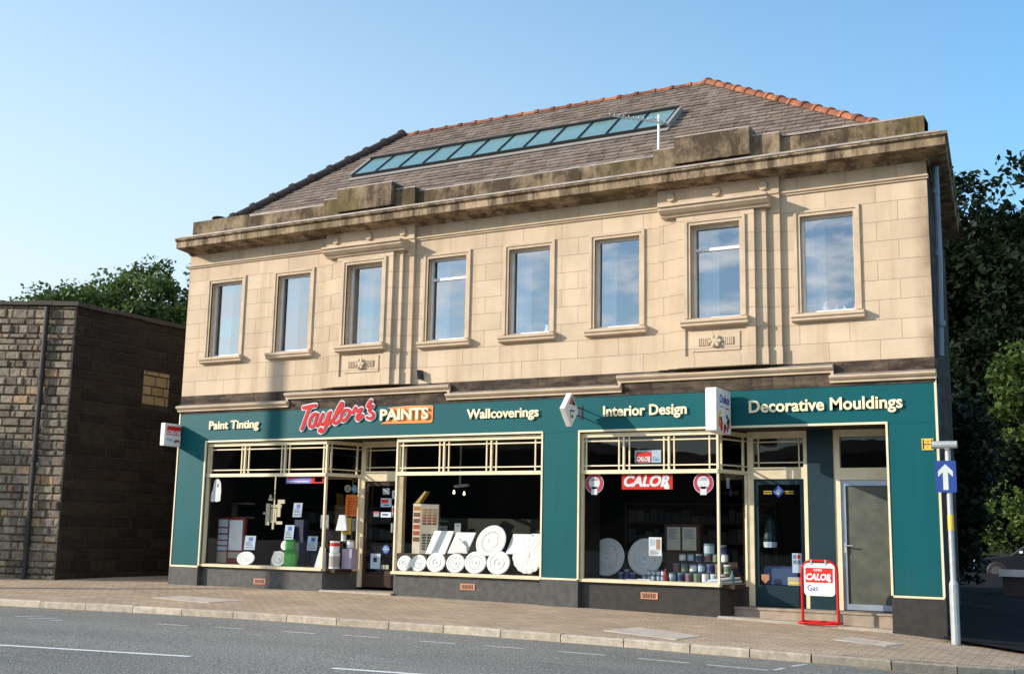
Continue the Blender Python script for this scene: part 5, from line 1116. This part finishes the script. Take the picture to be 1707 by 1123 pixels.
slabs(C0, fd, fn, 11.8, .0522); slabs(C0 + sd * .36, sd, sn, 11.4, 0.)
mb.build('coping', plain('dark_coping', (.06, .05, .042), .9), S)
pb = C0 + fd * .70 + fn * .10
mb = MB(); mb.tube([(pb.x, pb.y, -.05), (pb.x, pb.y, SH - .06)], .055, 10)
for z in (.8, 2.6, 4.4): mb.tube([(pb.x, pb.y, z - .05), (pb.x, pb.y, z + .05)], .075, 10)
mb.build('drainpipe', IRON, S)

# ------------------------------------------------------------------ trees, slope and the yard behind
def leaves(name, parent, mat, clumps, size, seed, per):
    r = random.Random(seed); vs = []; fs = []; ts = []
    for (cx, cy, cz, rx, rz) in clumps:
        ct = r.random() * .5
        for _ in range(per):
            a = r.uniform(0, 6.283); e = r.gauss(0, .55); rr = r.random() ** .5
            p = Vector((cx + rx * rr * math.cos(a), cy + rx * rr * math.sin(a), cz + rz * max(-1.3, min(1.3, e * 1.2)) * (1 - .5 * rr)))
            s = size * r.uniform(.6, 1.25); n_ = Vector((r.gauss(0, .7), r.gauss(0, .7), r.uniform(.3, 1.))).normalized(); u = n_.orthogonal().normalized(); u = (Matrix.Rotation(r.uniform(0, 6.283), 3, n_) @ u); v = n_.cross(u)
            b = len(vs); vs += [p - u * s * .5, p + v * s * .28 - u * s * .05, p + u * s * .5, p - v * s * .28 - u * s * .05]; fs.append((b, b + 1, b + 2, b + 3)); ts.append(min(1, ct + r.random() * .5))
    m = MB(); m.v = [tuple(q) for q in vs]; m.f = fs; m.m = [0] * len(fs); m.t = ts
    return m.build(name, mat, parent)
def tree(label, x, y, z, h, cr, cz0, mat, seed, nclump=70, per=110, leaf=.24, cs=(.7, 1.3), flat=.5, group='trees around the shop', name='broadleaf_tree', cat='tree'):
    r = random.Random(seed); t = thing(name, (x, y, z), label, cat, group)
    zc = (cz0 + h) / 2; rz = (h - cz0) / 2; cl = []
    while len(cl) < nclump:
        a = r.uniform(0, 6.283); w = r.uniform(-1, 1); q = math.sqrt(1 - w * w); k = r.random() ** .38 * .86 * (1 + .18 * math.sin(3 * a + seed) + .1 * math.sin(7 * a))
        cl.append((x + cr * k * q * math.cos(a), y + cr * k * q * math.sin(a), z + zc + rz * k * w, r.uniform(*cs), r.uniform(*cs) * flat))
    mb = MB(); lean = Vector((r.uniform(-.3, .3), r.uniform(-.3, .3), 0))
    mb.tube([(x, y, z - .2), (x + lean.x * .3, y, z + h * .3), (x + lean.x, y + lean.y, z + h * .62), (x + lean.x * 1.2, y + lean.y, z + h * .76)], [h * .026, h * .02, h * .012, h * .004], 8)
    for k in range(14):
        c = cl[(k * 5) % nclump]; f = r.uniform(.3, .62); st = Vector((x + lean.x * f, y + lean.y * f, z + h * f)); e_ = Vector(c[:3])
        if e_.z < st.z: continue
        md = st.lerp(e_, .5) + Vector((0, 0, -.3)); mb.tube([st, md, e_], [h * .008, h * .005, h * .002], 6)
    mb.build('trunk', BARK, t)
    leaves('crown', t, mat, cl, leaf, seed + 5, per)
    return t
tree('low broadleaf tree showing over the far left of the stone building', -53.6, 26, 2, 11.8, 3.6, 6.2, LEAFM, 17, 110, 140, .30, (.7, 1.2), .5)
tree('spreading broadleaf tree rising above the left end of the stone building', -50.6, 25, 2, 12.2, 5.2, 6.4, LEAFM, 11, 150, 150, .30, (.7, 1.25), .5)
tree('taller airy broadleaf tree between the stone building and the shop', -46.0, 26, 2, 13.1, 4.3, 6.6, LEAFM, 24, 120, 140, .30, (.7, 1.2), .5)
tree('broadleaf tree half hidden behind the left corner of the shop', -41.6, 27, 2, 13.4, 3.6, 5.0, LEAFM, 31, 90, 130, .30, (.7, 1.2), .5)
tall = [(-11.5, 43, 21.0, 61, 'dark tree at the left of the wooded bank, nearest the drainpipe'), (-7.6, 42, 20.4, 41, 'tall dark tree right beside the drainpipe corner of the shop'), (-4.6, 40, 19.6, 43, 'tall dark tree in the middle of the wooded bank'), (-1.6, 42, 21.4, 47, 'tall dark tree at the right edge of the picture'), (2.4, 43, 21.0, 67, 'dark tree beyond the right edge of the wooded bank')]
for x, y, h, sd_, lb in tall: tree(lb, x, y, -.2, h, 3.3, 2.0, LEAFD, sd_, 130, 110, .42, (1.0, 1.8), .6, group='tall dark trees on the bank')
tree('brighter green tree in front of the dark trees at mid height on the right', -3.3, 33, 2.6, 7.0, 2.2, 2.6, LEAFB, 53, 50, 110, .30, (.6, 1.1), .55, group='green trees below the dark trees')
for k, (x, y, h, r__) in enumerate(((-4.0, 10.3, 5.6, .85), (-4.9, 14.5, 6.2, 1.2))): tree(['dark narrow shrub growing close behind the right side wall of the shop', 'tall dark shrub further back behind the right side wall of the shop'][k], x, y, -.3, h, r__, .1, LEAFD, 90 + k, 44, 110, .22, (.4, .7), .9, name='bush', cat='bush', group='bushes behind the yard')
for k, (x, y, h) in enumerate(((-9.5, 33, 5), (-4.6, 34, 5.5), (-1.8, 33.5, 5.), (1.2, 33, 5.5))): tree(['low dark shrub farthest left at the back of the yard', 'low dark shrub behind the sunlit bush', 'low dark shrub between the two sunlit bushes', 'low dark shrub farthest right at the back of the yard'][k], x, y, .6, h, 2.3, .1, LEAFD, 80 + k, 50, 100, .3, (.6, 1.1), .7, name='bush', cat='bush', group='bushes behind the yard')
tree('sunlit green bush behind the parked car', -3.9, 29, .1, 3.4, 1.9, .3, LEAFB, 57, 34, 110, .22, (.5, .8), .6, name='bush', cat='bush', group='bushes behind the yard')
tree('second sunlit green bush to the right of the parked car', -.8, 29.5, .1, 4.6, 2.2, .3, LEAFB, 59, 40, 110, .24, (.5, .9), .6, name='bush', cat='bush', group='bushes behind the yard')
tree('dark shrub at the left of the sunlit bush behind the shop corner', -7.2, 31, .0, 5.5, 2.2, .2, LEAFD, 71, 40, 110, .3, (.6, 1.), .6, name='bush', cat='bush', group='bushes behind the yard')
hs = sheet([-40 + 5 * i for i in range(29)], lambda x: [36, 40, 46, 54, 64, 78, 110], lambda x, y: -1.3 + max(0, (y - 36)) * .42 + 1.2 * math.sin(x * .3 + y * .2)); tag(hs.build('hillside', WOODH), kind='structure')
# hills added out of view to keep low sky out of the shop panes
hb = MB(); n_ = 40
for k in range(n_):
    a0, a1 = [R_(185 + 170 * q / n_) for q in (k, k + 1)]; h0, h1 = [31 + 3 * math.sin(q * .7) + 2 * math.sin(q * 1.9) for q in (k, k + 1)]
    for (d0, f0), (d1, f1) in (((190, 0), (250, .7)), ((250, .7), (330, 1.))):
        p = lambda a, d, z: (-10 + d * math.cos(a), d * math.sin(a), z - 1.3)
        hb.face([p(a0, d0, f0 * h0), p(a0, d1, f1 * h0), p(a1, d1, f1 * h1), p(a1, d0, f0 * h1)])
tag(hb.build('valley_hills', WOODH), kind='structure')
# parked car seen past the corner
cx0, cyc, cz = -5.2, 24.0, -.02
t = thing('parked_car', (-3.1, cyc, cz), 'dark saloon car parked in the shade below the green bushes', 'car')
pr = [(0., .30), (.02, .62), (.25, .74), (1.15, .86), (1.75, 1.28), (2.1, 1.36), (2.9, 1.36), (3.35, 1.25), (3.75, .93), (4.15, .88), (4.22, .55), (4.2, .28)]
CARM = plain('dark_blue_car_paint', (.006, .008, .012), .4, spec=.35)
mb = MB(); mb.sweep(pr, [[(cx0 + x, cyc + .82, cz + z) for x, z in pr], [(cx0 + x, cyc - .82, cz + z) for x, z in pr]]); mb.build('body', CARM, t, bevel=.05)
for poly in ([(1.3, .90), (1.82, 1.24), (2.38, 1.30), (2.38, .92)], [(2.46, .92), (2.46, 1.30), (2.9, 1.29), (3.28, 1.18), (3.5, .95)]):
    mb = MB(); q = [(cx0 + x, cyc - .826, cz + z) for x, z in poly]; mb.sweep(q, [[(a, b + .008, c) for a, b, c in q], q]); mb.build('side_window', plain('car_glass', (.02, .025, .03), .08, spec=.8), t)
for x in (.75, 3.4):
    mb = MB(); mb.lathe([(.31, 0), (.32, .03), (.32, .19), (.30, .2), (.2, .21), (.001, .2)], (cx0 + x, cyc - .64, cz + .31), (0, -1, 0), 18); w = mb.build('wheel', BLACK, t); mb = MB(); mb.lathe([(.19, .2), (.17, .222), (.05, .225), (.001, .225)], (cx0 + x, cyc - .64, cz + .31), (0, -1, 0), 14); mb.build('hub_cap', plain('dull_hub', (.05, .05, .055), .6), w)
mb = MB(); mb.box(cx0 + 1.45, cx0 + 1.55, cyc - .94, cyc - .82, cz + .92, cz + .99); mb.build('wing_mirror', WHITE, t)
mb = MB(); mb.box(cx0 - .01, cx0 + .06, cyc - .78, cyc - .5, cz + .56, cz + .68); mb.build('headlight', WHITE, t)
t = thing('low_wall', (-1.6, 14.1, -.4), 'low dark wall with a pale stone coping in the shaded yard', 'wall')
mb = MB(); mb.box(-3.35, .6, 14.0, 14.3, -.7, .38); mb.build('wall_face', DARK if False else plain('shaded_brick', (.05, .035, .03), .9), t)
mb = MB(); mb.box(-3.42, .65, 13.95, 14.35, .38, .55); mb.build('wall_coping', plain('pale_coping', (.62, .61, .60), .8, (.42, .38, .34), 3.), t)

# ------------------------------------------------------------------ what throws the shadows from across the road
def pt(l, tau, z): return (l * .542 + tau * .84, -l * .84 + tau * .542, z)
H = thing('opposite_house', pt(-13.5, -44, -1), 'plain gabled stone house across the road whose shadow falls on the stone building', 'house')
q = [(-10.42, -1.), (-10.42, 8.98), (-13.5, 12.1), (-16.5, 8.98), (-16.5, -1.)]
mb = MB(); mb.sweep(q, [[pt(l, -48, z) for l, z in q], [pt(l, -40, z) for l, z in q]]); mb.build('wall', SIDEST, H)
q = [(-12.2, -42), (-10.72, -42), (-10.72, -41), (-12.2, -41)]; mb = MB(); mb.sweep(q, [[pt(l, ta, 8.5) for l, ta in q], [pt(l, ta, 10.9) for l, ta in q]]); mb.build('chimney', SIDEST, H)
ux, uy = -15.27 - 12.4, -8.0
t = thing('utility_pole', (ux, uy, zroad(ux, uy)), 'tall wooden utility pole by the road whose shadow falls on the left of the shop', 'utility pole')
mb = MB(); mb.tube([(ux, uy, zroad(ux, uy) - .3), (ux, uy, 9.85)], [.15, .12], 12); mb.build('pole', BARK, t)
mb = MB(); mb.lathe([(.15, 0), (.15, .02), (.02, .09)], (ux, uy, 9.85), (0, 0, 1), 12); mb.build('pole_cap', IRON, t)
